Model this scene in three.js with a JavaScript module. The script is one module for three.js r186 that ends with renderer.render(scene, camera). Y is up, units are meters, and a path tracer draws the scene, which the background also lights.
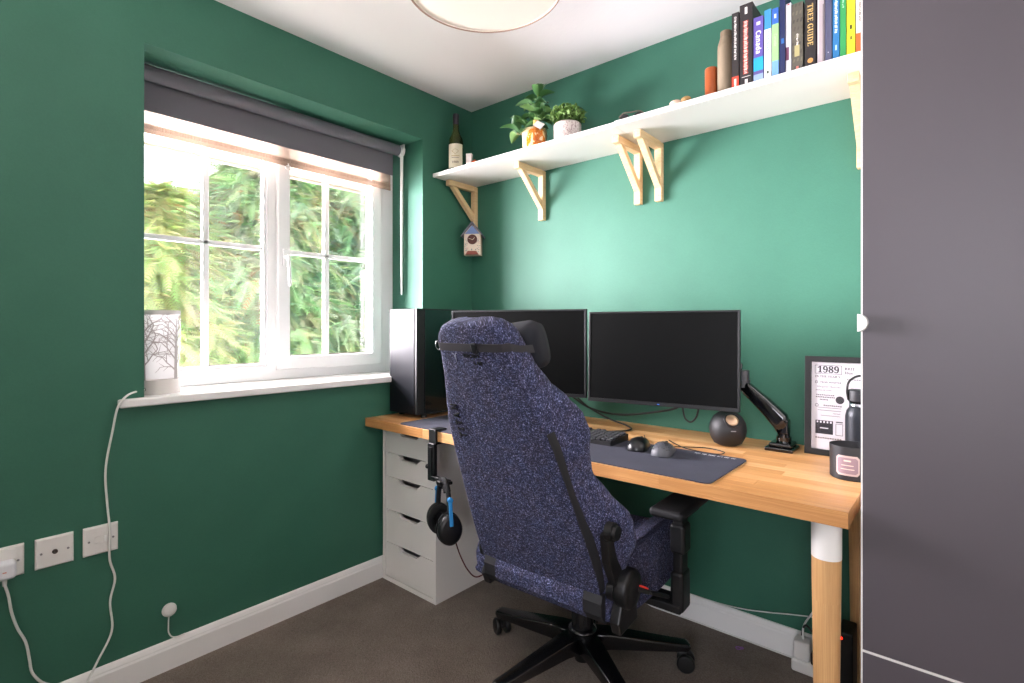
import * as THREE from 'three';
import { RoundedBoxGeometry } from 'three/addons/geometries/RoundedBoxGeometry.js';
import { TextGeometry } from 'three/addons/geometries/TextGeometry.js';
import { FontLoader } from 'three/addons/loaders/FontLoader.js';
import { RectAreaLightUniformsLib } from 'three/addons/lights/RectAreaLightUniformsLib.js';
import { mergeGeometries, mergeVertices } from 'three/addons/utils/BufferGeometryUtils.js';

// ---------------------------------------------------------------- camera, sky, lights, exposure
const scene = new THREE.Scene();
const camera = new THREE.PerspectiveCamera(2 * Math.atan(341.5 / 526) * 180 / Math.PI, 1024 / 683, 0.03, 60);
camera.position.set(2.017, 1.143, 2.021);
camera.rotation.y = 40.55 * Math.PI / 180;
camera.setViewOffset(1024, 683, 0, 15.5, 1024, 683);
const renderer = new THREE.WebGLRenderer({ antialias: true });
renderer.toneMapping = THREE.LinearToneMapping;
renderer.toneMappingExposure = 1.65;
renderer.shadowMap.enabled = true;
RectAreaLightUniformsLib.init();
scene.background = new THREE.Color(0.93, 0.97, 1.0);
scene.backgroundIntensity = 1.8;
function area(color, intensity, w, h, pos, target) {
  const l = new THREE.RectAreaLight(color, intensity, w, h);
  l.position.set(...pos); l.lookAt(...target); scene.add(l);
  return l;
}
// area panel out of view beyond the hedge end, standing in for daylight
area(0xfdf5fc, 78, 3.1, 2.5, [-2.3, 1.75, 2.5], [0.0, 1.75, 2.5]);
// landing window out of view behind the camera, placed to light the room
area(0xf4f3ff, 7, 1.25, 1.25, [2.5, 1.45, 4.22], [2.5, 1.45, 0]);
// sun high over the roof, lighting the hedge and the paving outside
const sun = new THREE.DirectionalLight(0xfff3dc, 2.4);
sun.position.set(5, 11, 1.2); sun.target.position.set(-2, 0, 0); sun.castShadow = true; sun.shadow.mapSize.set(2048, 2048);
Object.assign(sun.shadow.camera, { left: -8, right: 8, top: 8, bottom: -8, near: 0.5, far: 30 });
scene.add(sun, sun.target);

// ---------------------------------------------------------------- helpers
let seed = 20240607;
const rnd = () => { seed |= 0; seed = seed + 0x6D2B79F5 | 0; let t = Math.imul(seed ^ seed >>> 15, 1 | seed); t = t + Math.imul(t ^ t >>> 7, 61 | t) ^ t; return ((t ^ t >>> 14) >>> 0) / 4294967296; };
const rr = (a, b) => a + (b - a) * rnd();
const V = (x, y, z) => new THREE.Vector3(x, y, z);
const PI = Math.PI;
const taken = {};
function numbered(n) { const k = taken[n] = (taken[n] ?? -1) + 1; return k ? n + '_' + String(k).padStart(3, '0') : n; }
function mesh(name, geo, mat, parent) {
  const m = new THREE.Mesh(Array.isArray(geo) ? merge(geo) : geo, mat);
  m.name = name; m.castShadow = m.receiveShadow = true;
  if (parent) parent.add(m);
  return m;
}
function merge(list) {
  const gs = list.map((g) => { const h = g.index ? g.toNonIndexed() : g; for (const k of Object.keys(h.attributes)) if (!['position', 'normal', 'uv'].includes(k)) h.deleteAttribute(k); if (!h.attributes.uv) h.setAttribute('uv', new THREE.BufferAttribute(new Float32Array(h.attributes.position.count * 2), 2)); h.clearGroups?.(); return h; });
  return gs.length === 1 ? gs[0] : mergeGeometries(gs);
}
function thing(name, label, category, pos = [0, 0, 0], turn = 0, group) {
  const g = new THREE.Group(); g.name = numbered(name); g.position.set(...pos); g.rotation.y = turn;
  g.userData = { label, category }; if (group) g.userData.group = group;
  scene.add(g); return g;
}
function solo(name, geo, mat, label, category, group) {
  const m = mesh(numbered(name), geo, mat, scene); m.userData = { label, category }; if (group) m.userData.group = group; return m;
}
function structure(name, geo, mat, label, category) {
  const m = mesh(name, geo, mat, scene); m.userData = { kind: 'structure', label, category }; return m;
}
// box uv in metres, taken from the direction each face points
function buv(geo, s = 1, ou = 0, ov = 0) {
  const g = geo.index ? geo.toNonIndexed() : geo, p = g.attributes.position, n = g.attributes.normal, uv = new Float32Array(p.count * 2);
  for (let i = 0; i < p.count; i++) {
    const x = Math.abs(n.getX(i)), y = Math.abs(n.getY(i)), z = Math.abs(n.getZ(i));
    let u, v;
    if (y >= x && y >= z) { u = p.getX(i); v = p.getZ(i); } else if (x >= z) { u = p.getZ(i); v = p.getY(i); } else { u = p.getX(i); v = p.getY(i); }
    uv[2 * i] = u / s + ou; uv[2 * i + 1] = v / s + ov;
  }
  g.setAttribute('uv', new THREE.BufferAttribute(uv, 2)); return g;
}
// box between two corners
function box(x0, x1, y0, y1, z0, z1, r = 0) {
  const w = x1 - x0, h = y1 - y0, d = z1 - z0;
  const g = r ? new RoundedBoxGeometry(w, h, d, 2, Math.min(r, w / 2.01, h / 2.01, d / 2.01)) : new THREE.BoxGeometry(w, h, d);
  return g.translate((x0 + x1) / 2, (y0 + y1) / 2, (z0 + z1) / 2);
}
function cyl(r0, r1, h, x, y, z, seg = 32, axis = 'y') {   // r0 bottom, r1 top, base at y (along the axis)
  const g = new THREE.CylinderGeometry(r1, r0, h, seg).translate(0, h / 2, 0);
  if (axis === 'x') g.rotateZ(-PI / 2); if (axis === 'z') g.rotateX(PI / 2);
  return g.translate(x, y, z);
}
function lathe(pts, x = 0, y = 0, z = 0, seg = 36) { return new THREE.LatheGeometry(pts.map((p) => new THREE.Vector2(p[0], p[1])), seg).translate(x, y, z); }
function tube(pts, r, seg = 0, rad = 8, closed = false) {
  const c = new THREE.CatmullRomCurve3(pts.map((p) => p.isVector3 ? p : V(...p)), closed, 'centripetal');
  return new THREE.TubeGeometry(c, seg || pts.length * 8, r, rad, closed);
}
function bar(a, b, w, h, r = 0) {   // a beam of section w x h from a to b; w lies across, h lies along the up of the beam
  const A = V(...a), B = V(...b), L = A.distanceTo(B);
  const g = r ? new RoundedBoxGeometry(w, h, L, 2, r) : new THREE.BoxGeometry(w, h, L);
  const m = new THREE.Matrix4().lookAt(B, A, Math.abs(B.clone().sub(A).normalize().y) > 0.99 ? V(0, 0, 1) : V(0, 1, 0));
  return g.applyMatrix4(m).translate((A.x + B.x) / 2, (A.y + B.y) / 2, (A.z + B.z) / 2);
}
function shape(pts, holes = []) {
  const s = new THREE.Shape(pts.map((p) => new THREE.Vector2(p[0], p[1])));
  for (const h of holes) s.holes.push(new THREE.Path(h.map((p) => new THREE.Vector2(p[0], p[1]))));
  return s;
}
const rect = (a, b, c, d) => [[a, c], [b, c], [b, d], [a, d]];
function extrude(s, depth, bevel = 0, curveSegments = 10) {
  return new THREE.ExtrudeGeometry(s, bevel ? { depth: depth - 2 * bevel, bevelEnabled: true, bevelThickness: bevel, bevelSize: bevel, bevelOffset: -bevel, bevelSegments: 2, curveSegments } : { depth, bevelEnabled: false, curveSegments }).translate(0, 0, bevel);
}
// shape drawn in (z, y), extruded towards -x from x
function extrudeX(s, depth, x, bevel = 0) { return extrude(s, depth, bevel).rotateY(-PI / 2).translate(x, 0, 0); }
// skin over rings of points (each ring closed, same count)
function skin(rings, capA = true, capB = true) {
  const n = rings[0].length, pos = [], idx = [];
  for (const r of rings) for (const p of r) pos.push(p[0], p[1], p[2]);
  for (let i = 0; i < rings.length - 1; i++) for (let j = 0; j < n; j++) {
    const a = i * n + j, b = i * n + (j + 1) % n, c = a + n, d = b + n; idx.push(a, b, d, a, d, c);
  }
  const cap = (k, flip) => { const c = pos.length / 3, r = rings[k]; const m = [0, 1, 2].map((q) => r.reduce((s, p) => s + p[q], 0) / n); pos.push(...m); for (let j = 0; j < n; j++) { const a = k * n + j, b = k * n + (j + 1) % n; idx.push(...(flip ? [b, a, c] : [a, b, c])); } };
  if (capA) cap(0, true); if (capB) cap(rings.length - 1, false);
  const g = new THREE.BufferGeometry(); g.setAttribute('position', new THREE.Float32BufferAttribute(pos, 3)); g.setIndex(idx); g.computeVertexNormals(); return g;
}
const interp = (tab, v) => { if (v <= tab[0][0]) return tab[0].slice(1); for (let i = 1; i < tab.length; i++) if (v <= tab[i][0]) { let t = (v - tab[i - 1][0]) / (tab[i][0] - tab[i - 1][0]); t = t * t * (3 - 2 * t) * 0.5 + t * 0.5; return tab[i].slice(1).map((q, k) => tab[i - 1][k + 1] * (1 - t) + q * t); } return tab.at(-1).slice(1); };

// ---------------------------------------------------------------- textures
// tiling value noise
function noiseGrid(n, s) { const g = new Float32Array(n * n); let q = s * 7919 + 17; for (let i = 0; i < n * n; i++) { q = (Math.imul(q, 1664525) + 1013904223) | 0; g[i] = (q >>> 8) / 16777216; } return (x, y) => { x = ((x % 1) + 1) % 1 * n; y = ((y % 1) + 1) % 1 * n; const xi = Math.floor(x), yi = Math.floor(y); let fx = x - xi, fy = y - yi; fx = fx * fx * (3 - 2 * fx); fy = fy * fy * (3 - 2 * fy); const X0 = xi % n, X1 = (xi + 1) % n, Y0 = (yi % n) * n, Y1 = ((yi + 1) % n) * n; return (g[Y0 + X0] * (1 - fx) + g[Y0 + X1] * fx) * (1 - fy) + (g[Y1 + X0] * (1 - fx) + g[Y1 + X1] * fx) * fy; }; }
function fbm(n, oct, s) { const L = []; for (let i = 0; i < oct; i++) L.push(noiseGrid(n * 2 ** i, s + i * 13)); return (x, y) => { let a = 0.5, v = 0, t = 0; for (const f of L) { v += a * f(x, y); t += a; a *= 0.5; } return v / t; }; }
function tex(w, h, fn, srgb = true) {
  const d = new Uint8Array(w * h * 4);
  for (let j = 0; j < h; j++) for (let i = 0; i < w; i++) { const c = fn((i + 0.5) / w, (j + 0.5) / h), k = (j * w + i) * 4; for (let q = 0; q < 3; q++) d[k + q] = Math.max(0, Math.min(255, Array.isArray(c) ? c[q] : c)); d[k + 3] = 255; }
  const t = new THREE.DataTexture(d, w, h); t.wrapS = t.wrapT = THREE.RepeatWrapping; t.magFilter = THREE.LinearFilter; t.minFilter = THREE.LinearMipmapLinearFilter; t.generateMipmaps = true; if (srgb) t.colorSpace = THREE.SRGBColorSpace; t.needsUpdate = true; return t;
}
function canvasTex(w, h, draw) {
  const c = document.createElement('canvas'); c.width = w; c.height = h; draw(c.getContext('2d'), w, h);
  const t = new THREE.CanvasTexture(c); t.colorSpace = THREE.SRGBColorSpace; return t;
}
const std = (color, roughness = 0.6, o = {}) => new THREE.MeshStandardMaterial({ color, roughness, ...o });
const phys = (color, roughness, o = {}) => new THREE.MeshPhysicalMaterial({ color, roughness, ...o });
const nA = fbm(6, 5, 1), nB = fbm(40, 3, 5), nC = noiseGrid(256, 9), nD = fbm(3, 4, 21);

const paintBump = tex(512, 512, (u, v) => 255 * (0.6 * nB(u, v) + 0.4 * nC(u, v)), false);
const greenTex = tex(512, 512, (u, v) => { const k = (nA(u, v) - 0.5) * 9 + (nC(u, v) - 0.5) * 3; return [49 + k * .8, 106 + k * .9, 86 + k * .8]; });
const carpetTex = tex(1024, 1024, (u, v) => { const k = (nA(u, v) - 0.5) * 30 + (nC(u * 2, v * 2) - 0.5) * 36 + (nC(u + 0.37, v * 2 + 0.11) - 0.5) * 26 + (nD(u, v) - .5) * 18; return [116 + k * .9, 106 + k * .9, 97 + k * .9]; });
const carpetBump = tex(512, 512, (u, v) => 255 * (0.5 * nC(u, v) + 0.5 * nC(u * 2 + .3, v * 2)), false);
const fabricTex = tex(1024, 1024, (u, v) => {
  const a = nC(u * 1.0, v * 2.0), b = nC(u * 2 + 0.21, v * 1 + 0.4), c = nB(u, v);
  let k = a * 0.55 + b * 0.45; k = Math.pow(Math.max(0, (k - 0.22) / 0.62), 2.0); const e = (nA(u, v) - 0.5) * 8;
  return [22 + k * 108 + e + (c - .5) * 13, 25 + k * 107 + e, 49 + k * 118 + e - (c - .5) * 11];
});
const fabricBump = tex(512, 512, (u, v) => 255 * nC(u, v), false);
function woodTex(base, dark, streak, s) {
  const f1 = fbm(4, 4, s), f2 = noiseGrid(128, s + 3), f3 = noiseGrid(64, s + 5);
  return tex(512, 256, (u, v) => {
    const warp = f1(u, v) * 0.12, g = f2(u * 0.03 + warp * 0.02, v * 1 + warp) * 0.5 + f3(u * 0.05, v * 2 + warp * .6) * 0.3 + f1(u, v) * 0.35;
    const k = Math.max(0, Math.min(1, (g - 0.35) * streak)); return base.map((b, q) => b + (dark[q] - b) * k);
  });
}
const oakTexs = [[[218, 170, 116], [192, 138, 86]], [[208, 156, 100], [182, 126, 74]], [[224, 180, 128], [200, 150, 98]], [[200, 148, 92], [174, 118, 68]]].map(([a, b], i) => woodTex(a, b, 1.6, 31 + i * 11));
const birchTex = woodTex([222, 192, 150], [202, 166, 118], 1.1, 77);
const legTex = woodTex([216, 172, 118], [190, 140, 88], 1.4, 91);

const M = {
  green: std(0xffffff, 0.64, { map: greenTex, bumpMap: paintBump, bumpScale: 0.0004 }),
  ceiling: std(0xeae8e9, 0.9, { bumpMap: paintBump, bumpScale: 0.0004 }),
  plain: std(0xd9d6cf, 0.9),  // for walls out of view, kept pale to bounce neutral light
  carpet: std(0xffffff, 1.0, { map: carpetTex, bumpMap: carpetBump, bumpScale: 0.004 }),
  gloss: phys(0xf0f0ee, 0.32, { clearcoat: 0.3, clearcoatRoughness: 0.2 }),
  upvc: phys(0xf3f4f5, 0.28, { clearcoat: 0.3, clearcoatRoughness: 0.15 }),
  seal: std(0x6d665f, 0.7),
  glass: phys(0xffffff, 0.0, { transmission: 1, thickness: 0, ior: 1.45 }),
  white: std(0xe9e8e4, 0.45),
  whiteMatt: std(0xe6e4e0, 0.7),
  shelf: std(0xdddbd6, 0.38),
  birch: std(0xffffff, 0.6, { map: birchTex }),
  legWood: std(0xffffff, 0.5, { map: legTex }),
  oak: oakTexs.map((t) => std(0xffffff, 0.38, { map: t })),
  oakCore: std(0xb8834a, 0.5),
  grey: phys(0x504b51, 0.42, {}),
  blindGrey: std(0x6e6c74, 0.9),
  black: std(0x0e0f11, 0.5),
  blackGloss: phys(0x0b0c0f, 0.12, { clearcoat: 0.6, clearcoatRoughness: 0.08 }),
  blackMatt: std(0x0d0e11, 0.75),
  blackPlastic: std(0x0b0c0e, 0.42),
  rubber: std(0x0b0c0e, 0.85),
  chrome: std(0xc8c8cc, 0.2, { metalness: 1 }),
  screw: std(0x8d8d90, 0.35, { metalness: 1 }),
  fabric: std(0xffffff, 0.95, { map: fabricTex, bumpMap: fabricBump, bumpScale: 0.0012 }),
  whiteCable: std(0xe4e6e2, 0.5),
  blackCable: std(0x121214, 0.5),
};
M.green.map.repeat.set(1, 1);

// ---------------------------------------------------------------- the room
const H = 2.3, RX = 2.52, RZ = 2.6;
structure('floor', buv(box(-0.02, RX + 0.02, -0.12, 0, -0.02, RZ + 0.02), 0.7), M.carpet, 'short grey brown carpet covering the whole floor', 'floor');
structure('ceiling', buv(box(-0.3, RX + 0.12, H, H + 0.15, -0.15, RZ + 0.12), 0.5), M.ceiling, 'plain white painted ceiling above the desk', 'ceiling');
structure('wall_left', buv(extrudeX(shape(rect(-0.15, RZ + 0.12, -0.1, H), [[[0.34, 0.887], [1.50, 0.887], [1.50, 2.063], [0.34, 2.063]]]), 0.3, 0), 0.8), M.green, 'green painted wall with the recessed window', 'wall');
structure('wall_back', buv(box(0, RX + 0.12, -0.1, H, -0.15, 0), 0.8), M.green, 'green painted wall behind desk and shelf', 'wall');
structure('wall_right', buv(box(RX, RX + 0.12, -0.1, H, -0.15, RZ), 0.8), M.plain, 'unseen wall behind the wardrobe, off white to bounce neutral light', 'wall');
structure('wall_front', extrude(shape(rect(0, RX + 0.12, -0.1, H), [rect(1.5, 2.42, 0, 2.05)]), 0.12).translate(0, 0, RZ), M.plain, 'unseen wall with open doorway behind the camera, off white to bounce neutral light', 'wall');
// unseen landing beyond the doorway, placed to let light in from behind
structure('floor_unseen_landing', box(1.1, 3.6, -0.12, 0, RZ + 0.02, 4.4), M.carpet, 'grey brown carpet on the unseen landing', 'floor');
structure('ceiling_unseen_landing', box(1.1, 3.6, H, H + 0.12, RZ + 0.12, 4.4), M.ceiling, 'white ceiling of the unseen landing', 'ceiling');
structure('wall_unseen_landing_left', box(1.1, 1.2, -0.1, H, RZ + 0.12, 4.3), M.plain, 'off white side wall of the unseen landing', 'wall');
structure('wall_unseen_landing_right', box(3.5, 3.6, -0.1, H, RZ + 0.12, 4.3), M.plain, 'off white side wall of the unseen landing by stairs', 'wall');
structure('wall_unseen_landing_near', box(RX + 0.12, 3.5, -0.1, H, RZ, RZ + 0.12), M.plain, 'off white wall of the unseen landing beside the doorway', 'wall');
structure('wall_unseen_landing_far', extrude(shape(rect(1.1, 3.6, -0.1, H), [rect(1.8, 3.2, 0.78, 2.12)]), 0.15).translate(0, 0, 4.25), M.plain, 'off white wall of the unseen landing with window opening', 'wall');
const lw = new THREE.Group(); lw.name = 'window_2'; lw.userData = { kind: 'structure', label: 'white framed window on the unseen landing, lighting the room from behind', category: 'window' }; scene.add(lw);
mesh('window_frame', extrude(shape(rect(1.8, 3.2, 0.78, 2.12), [rect(1.86, 3.14, 0.84, 2.06)]), 0.06).translate(0, 0, 4.3), M.upvc, lw);
mesh('pane', box(1.86, 3.14, 0.84, 2.06, 4.33, 4.335), M.glass, lw);

function baseboard(name, len, toWorld, label) {   // profile in (out, up)
  const prof = shape([[0, 0], [0.016, 0], [0.016, 0.070], [0.013, 0.076], [0.013, 0.080], [0.009, 0.090], [0.006, 0.093], [0, 0.094]]);
  const g = extrude(prof, len); toWorld(g); return structure(name, g, M.gloss, label, 'skirting board');
}
baseboard('baseboard_left', RZ, (g) => g, 'white skirting board along the window wall');
baseboard('baseboard_back', RX - 0.016, (g) => g.rotateY(PI / 2).scale(1, 1, -1).translate(0.016, 0, 0), 'white skirting board along the desk wall');
{ const g = scene.getObjectByName('baseboard_back').geometry; const ix = g.index; if (!ix) { const p = g.attributes.position, n = p.count; for (let i = 0; i < n; i += 3) for (const at of Object.values(g.attributes)) { const s = at.itemSize; for (let q = 0; q < s; q++) { const a = at.array[(i + 1) * s + q]; at.array[(i + 1) * s + q] = at.array[(i + 2) * s + q]; at.array[(i + 2) * s + q] = a; } } } g.computeVertexNormals(); }

// window board (sill)
{
  const g = [box(-0.25, 0.002, 0.887, 0.912, 0.342, 1.498), box(0, 0.034, 0.886, 0.9125, 0.285, 1.572, 0.006)];
  structure('trim_1', g, M.gloss, 'white painted window board under the window', 'window sill');
}
// window
{
  const w = new THREE.Group(); w.name = 'window_1'; w.userData = { kind: 'structure', label: 'white plastic window with glazing bars and one opening sash', category: 'window' }; scene.add(w);
  mesh('window_frame', extrudeX(shape(rect(0.34, 1.50, 0.912, 2.063), [rect(0.993, 1.452, 0.972, 2.01), rect(0.43, 0.95, 0.958, 2.02)]), 0.06, -0.24, 0.003), M.upvc, w);
  mesh('glazing_bead', extrudeX(shape(rect(0.993, 1.452, 0.972, 2.01), [rect(1.005, 1.440, 0.984, 1.998)]), 0.03, -0.247, 0.003), M.upvc, w);
  const sash = mesh('opening_sash', extrudeX(shape(rect(0.425, 0.955, 0.953, 2.025), [rect(0.480, 0.903, 1.010, 1.975)]), 0.055, -0.216, 0.004), M.upvc, w);
  mesh('seal', extrudeX(shape(rect(0.478, 0.905, 1.008, 1.977), [rect(0.484, 0.899, 1.014, 1.971)]), 0.004, -0.262), M.seal, sash);
  mesh('seal', extrudeX(shape(rect(1.003, 1.442, 0.982, 2.0), [rect(1.008, 1.437, 0.987, 1.995)]), 0.004, -0.266), M.seal, w);
  const pane = (z0, z1, y0, y1, par) => mesh('pane', box(-0.274, -0.270, y0, y1, z0, z1), M.glass, par);
  pane(1.005, 1.440, 0.984, 1.998, w); pane(0.48, 0.903, 1.01, 1.975, sash);
  const gb = (z0, z1, y0, y1, par) => mesh('glazing_bar', box(-0.284, -0.261, y0, y1, z0, z1, 0.004), M.upvc, par);
  gb(1.213, 1.237, 0.984, 1.998, w); gb(1.005, 1.44, 1.466, 1.486, w);
  gb(0.690, 0.714, 1.01, 1.975, sash); gb(0.48, 0.903, 1.462, 1.482, sash);
  const hd = mesh('handle', [box(-0.219, -0.206, 1.40, 1.475, 0.915, 0.938, 0.004), cyl(0.009, 0.009, 0.03, -0.219, 1.44, 0.9265, 16, 'x'), bar([-0.185, 1.45, 0.9265], [-0.186, 1.315, 0.918], 0.016, 0.012, 0.005)], M.upvc, w);
  hd.userData.label = 'white window handle pointing down';
}

// ---------------------------------------------------------------- roller blind
{
  const t = thing('roller_blind', 'grey roller blind rolled up at the window top with sheer lower strip', 'blind', [-0.15, 1.8, 0.92]);
  const L = (x, y, z) => [x + 0.15, y - 1.8, z - 0.92];
  mesh('roller_tube', cyl(0.027, 0.027, 1.115, ...L(-0.15, 2.030, 0.376), 36, 'z'), M.blindGrey, t);
  const fab = mesh('blackout_fabric', box(...[-0.1765, -0.1755].map((q) => q + 0.15), 1.905 - 1.8, 2.032 - 1.8, 0.388 - 0.92, 1.48 - 0.92), M.blindGrey, t);
  const sheerM = phys(0xb8a390, 0.9, { transmission: 0.4, thickness: 0, transparent: true, opacity: 0.55, side: THREE.DoubleSide });
  mesh('sheer_fabric', box(-0.1822 + 0.15, -0.1818 + 0.15, 1.828 - 1.8, 1.915 - 1.8, 0.398 - 0.92, 1.478 - 0.92), sheerM, t);
  const weave = phys(0xffffff, 0.9, { map: tex(1024, 32, (u, v) => { const k = nC(u * 3, v * .2) * 60 - (Math.abs(v - .68) < .2 ? 35 * nC(u * 2 + .2, .3) : 0); return [150 + k, 128 + k, 112 + k]; }), transmission: 0.4, thickness: 0, transparent: true, opacity: 0.68 });
  const hemG = box(-0.1835 + 0.15, -0.1805 + 0.15, 1.828 - 1.8, 1.862 - 1.8, 0.398 - 0.92, 1.478 - 0.92);
  { const p = hemG.attributes.position, u = hemG.attributes.uv; for (let i = 0; i < p.count; i++) u.setXY(i, p.getZ(i) / 0.54, (p.getY(i) - 0.028) / 0.034); }
  mesh('hem_bar', hemG, weave, t);
  mesh('bracket', [cyl(0.03, 0.03, 0.008, ...L(-0.15, 2.030, 0.352), 28, 'z'), box(-0.175 + .15, -0.125 + .15, 2.03 - 1.8, 2.062 - 1.8, 0.351 - .92, 0.358 - .92, 0.002)], M.white, t);
  mesh('chain_wheel', [cyl(0.024, 0.024, 0.013, ...L(-0.15, 2.030, 0.358), 28, 'z'), cyl(0.017, 0.017, 0.008, ...L(-0.15, 2.030, 0.370), 24, 'z')], M.gloss, t);
  mesh('pull_wand', lathe([[0, 0], [0.004, 0.002], [0.0055, 0.08], [0.007, 0.3], [0.008, 0.66], [0.0085, 0.71], [0, 0.715]], ...L(-0.137, 1.300, 0.362), 14), M.gloss, t);
  mesh('pull_ring', [new THREE.TorusGeometry(0.012, 0.0025, 8, 24).scale(1, 0.75, 1).rotateY(PI / 2).translate(...L(-0.179, 1.822, 0.93)), cyl(0.003, 0.003, 0.012, ...L(-0.179, 1.828, 0.93), 8)], M.gloss, t);
}

// ---------------------------------------------------------------- outside the window
{
  const soffit = thing('eave', 'pale cream eave overhanging outside the window', 'eave', [-0.3, 2.1, 1.2]);
  mesh('soffit_board', box(-0.92, 0, 0, 0.02, -2.2, 3.6), std(0x9a8b7e, 0.8), soffit);
  mesh('fascia_board', box(-0.945, -0.92, -0.015, 0.17, -2.2, 3.6), std(0x8d8075, 0.7), soffit);
  mesh('roof_edge', bar([-1.0, 0.15, 0.7], [0.0, 0.62, 0.7], 5.8, 0.03), std(0x5a4a42, 0.9), soffit);
  const ground = structure('ground_garden', buv(box(-14, -0.3, -0.5, -0.4, -8, 12), 1), std(0xb9b2a6, 1), 'pale paved ground out of view outside the window', 'ground');  // out of view; pale so it bounces light up to the ceiling
  // one feathery spray of a conifer: a drooping axis with leaflets on both sides
  const spray = (() => {
    const pos = [], N = 11;
    for (let i = 0; i < N; i++) {
      const s = i / (N - 1), ax = s * 0.30, ay = -0.07 * s * s, len = 0.085 * (1 - 0.72 * s) + 0.012;
      for (const q of [-1, 1]) {
        const dx = len * 0.75, dz = q * len, dy = -0.02 * (len / 0.09), w = 0.0085;
        pos.push(ax - w, ay, 0, ax + w, ay, 0, ax + dx, ay + dy, dz);
        const mx = ax + dx * 0.45, my = ay + dy * .45, mz = dz * 0.45;
        pos.push(mx - 0.006, my, mz, mx + 0.006, my, mz, mx + dx * 0.62, my + dy * .3 - 0.006, mz + dz * 0.12);
      }
    }
    pos.push(0, 0, -0.004, 0, 0, 0.004, 0.31, -0.075, 0);
    const g = new THREE.BufferGeometry(); g.setAttribute('position', new THREE.Float32BufferAttribute(pos, 3)); g.computeVertexNormals(); return g;
  })();
  const leafM = std(0xffffff, 0.85, { side: THREE.DoubleSide });
  const trunkM = std(0x5b4636, 0.95);
  function conifer(label, x, z, h, r, n, tint) {
    const t = thing('conifer_tree', label, 'tree', [x, -0.4, z]);
    mesh('trunk', lathe([[0.09, 0], [0.07, h * 0.4], [0.03, h * 0.85], [0.005, h * 0.95]], 0, 0, 0, 12), trunkM, t);
    const f = new THREE.InstancedMesh(spray, leafM, n); f.name = 'foliage'; f.userData.kind = 'stuff'; f.castShadow = f.receiveShadow = true;
    const m = new THREE.Matrix4(), q = new THREE.Quaternion(), e = new THREE.Euler(), c = new THREE.Color();
    for (let i = 0; i < n; i++) {
      const y = h * Math.pow(rnd(), 0.8), a = rr(0, 2 * PI);
      const bulge = 0.88 + 0.16 * Math.sin(a * 5 + y * 4.3 + x) + 0.14 * Math.sin(a * 11 - y * 9);
      const prof = Math.pow(1 - Math.pow(y / h, 1.7), 0.55) * Math.min(1, 0.8 + y / h);
      const R = r * prof * bulge * Math.pow(rr(0.2, 1), 0.4);
      e.set(rr(-0.5, 0.5), -a + rr(-0.6, 0.6), rr(-1.15, 0.3), 'YXZ'); q.setFromEuler(e);
      const s = rr(0.5, 0.95);
      m.compose(V(R * Math.cos(a), y, R * Math.sin(a)), q, V(s, s, s)); f.setMatrixAt(i, m);
      const k = rnd(); c.setRGB(...(k < 0.03 ? [0.42, 0.27, 0.15] : tint.map((w) => w * rr(0.8, 1.22)))); f.setColorAt(i, c);
    }
    t.add(f); return t;
  }
  conifer('tall blue green conifer filling the right window pane', -3.6, -2.0, 5.2, 1.45, 18000, [0.40, 0.54, 0.35]);
  conifer('blue green conifer outside behind the window mullion', -3.7, -0.65, 3.6, 1.15, 16000, [0.42, 0.55, 0.33]);
  conifer('yellow green conifer outside the left window pane', -3.7, 0.42, 2.85, 0.95, 13000, [0.52, 0.60, 0.30]);
  conifer('dark blue green conifer standing behind the others outside', -5.2, -0.9, 3.4, 1.8, 10000, [0.38, 0.50, 0.34]);
}

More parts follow.
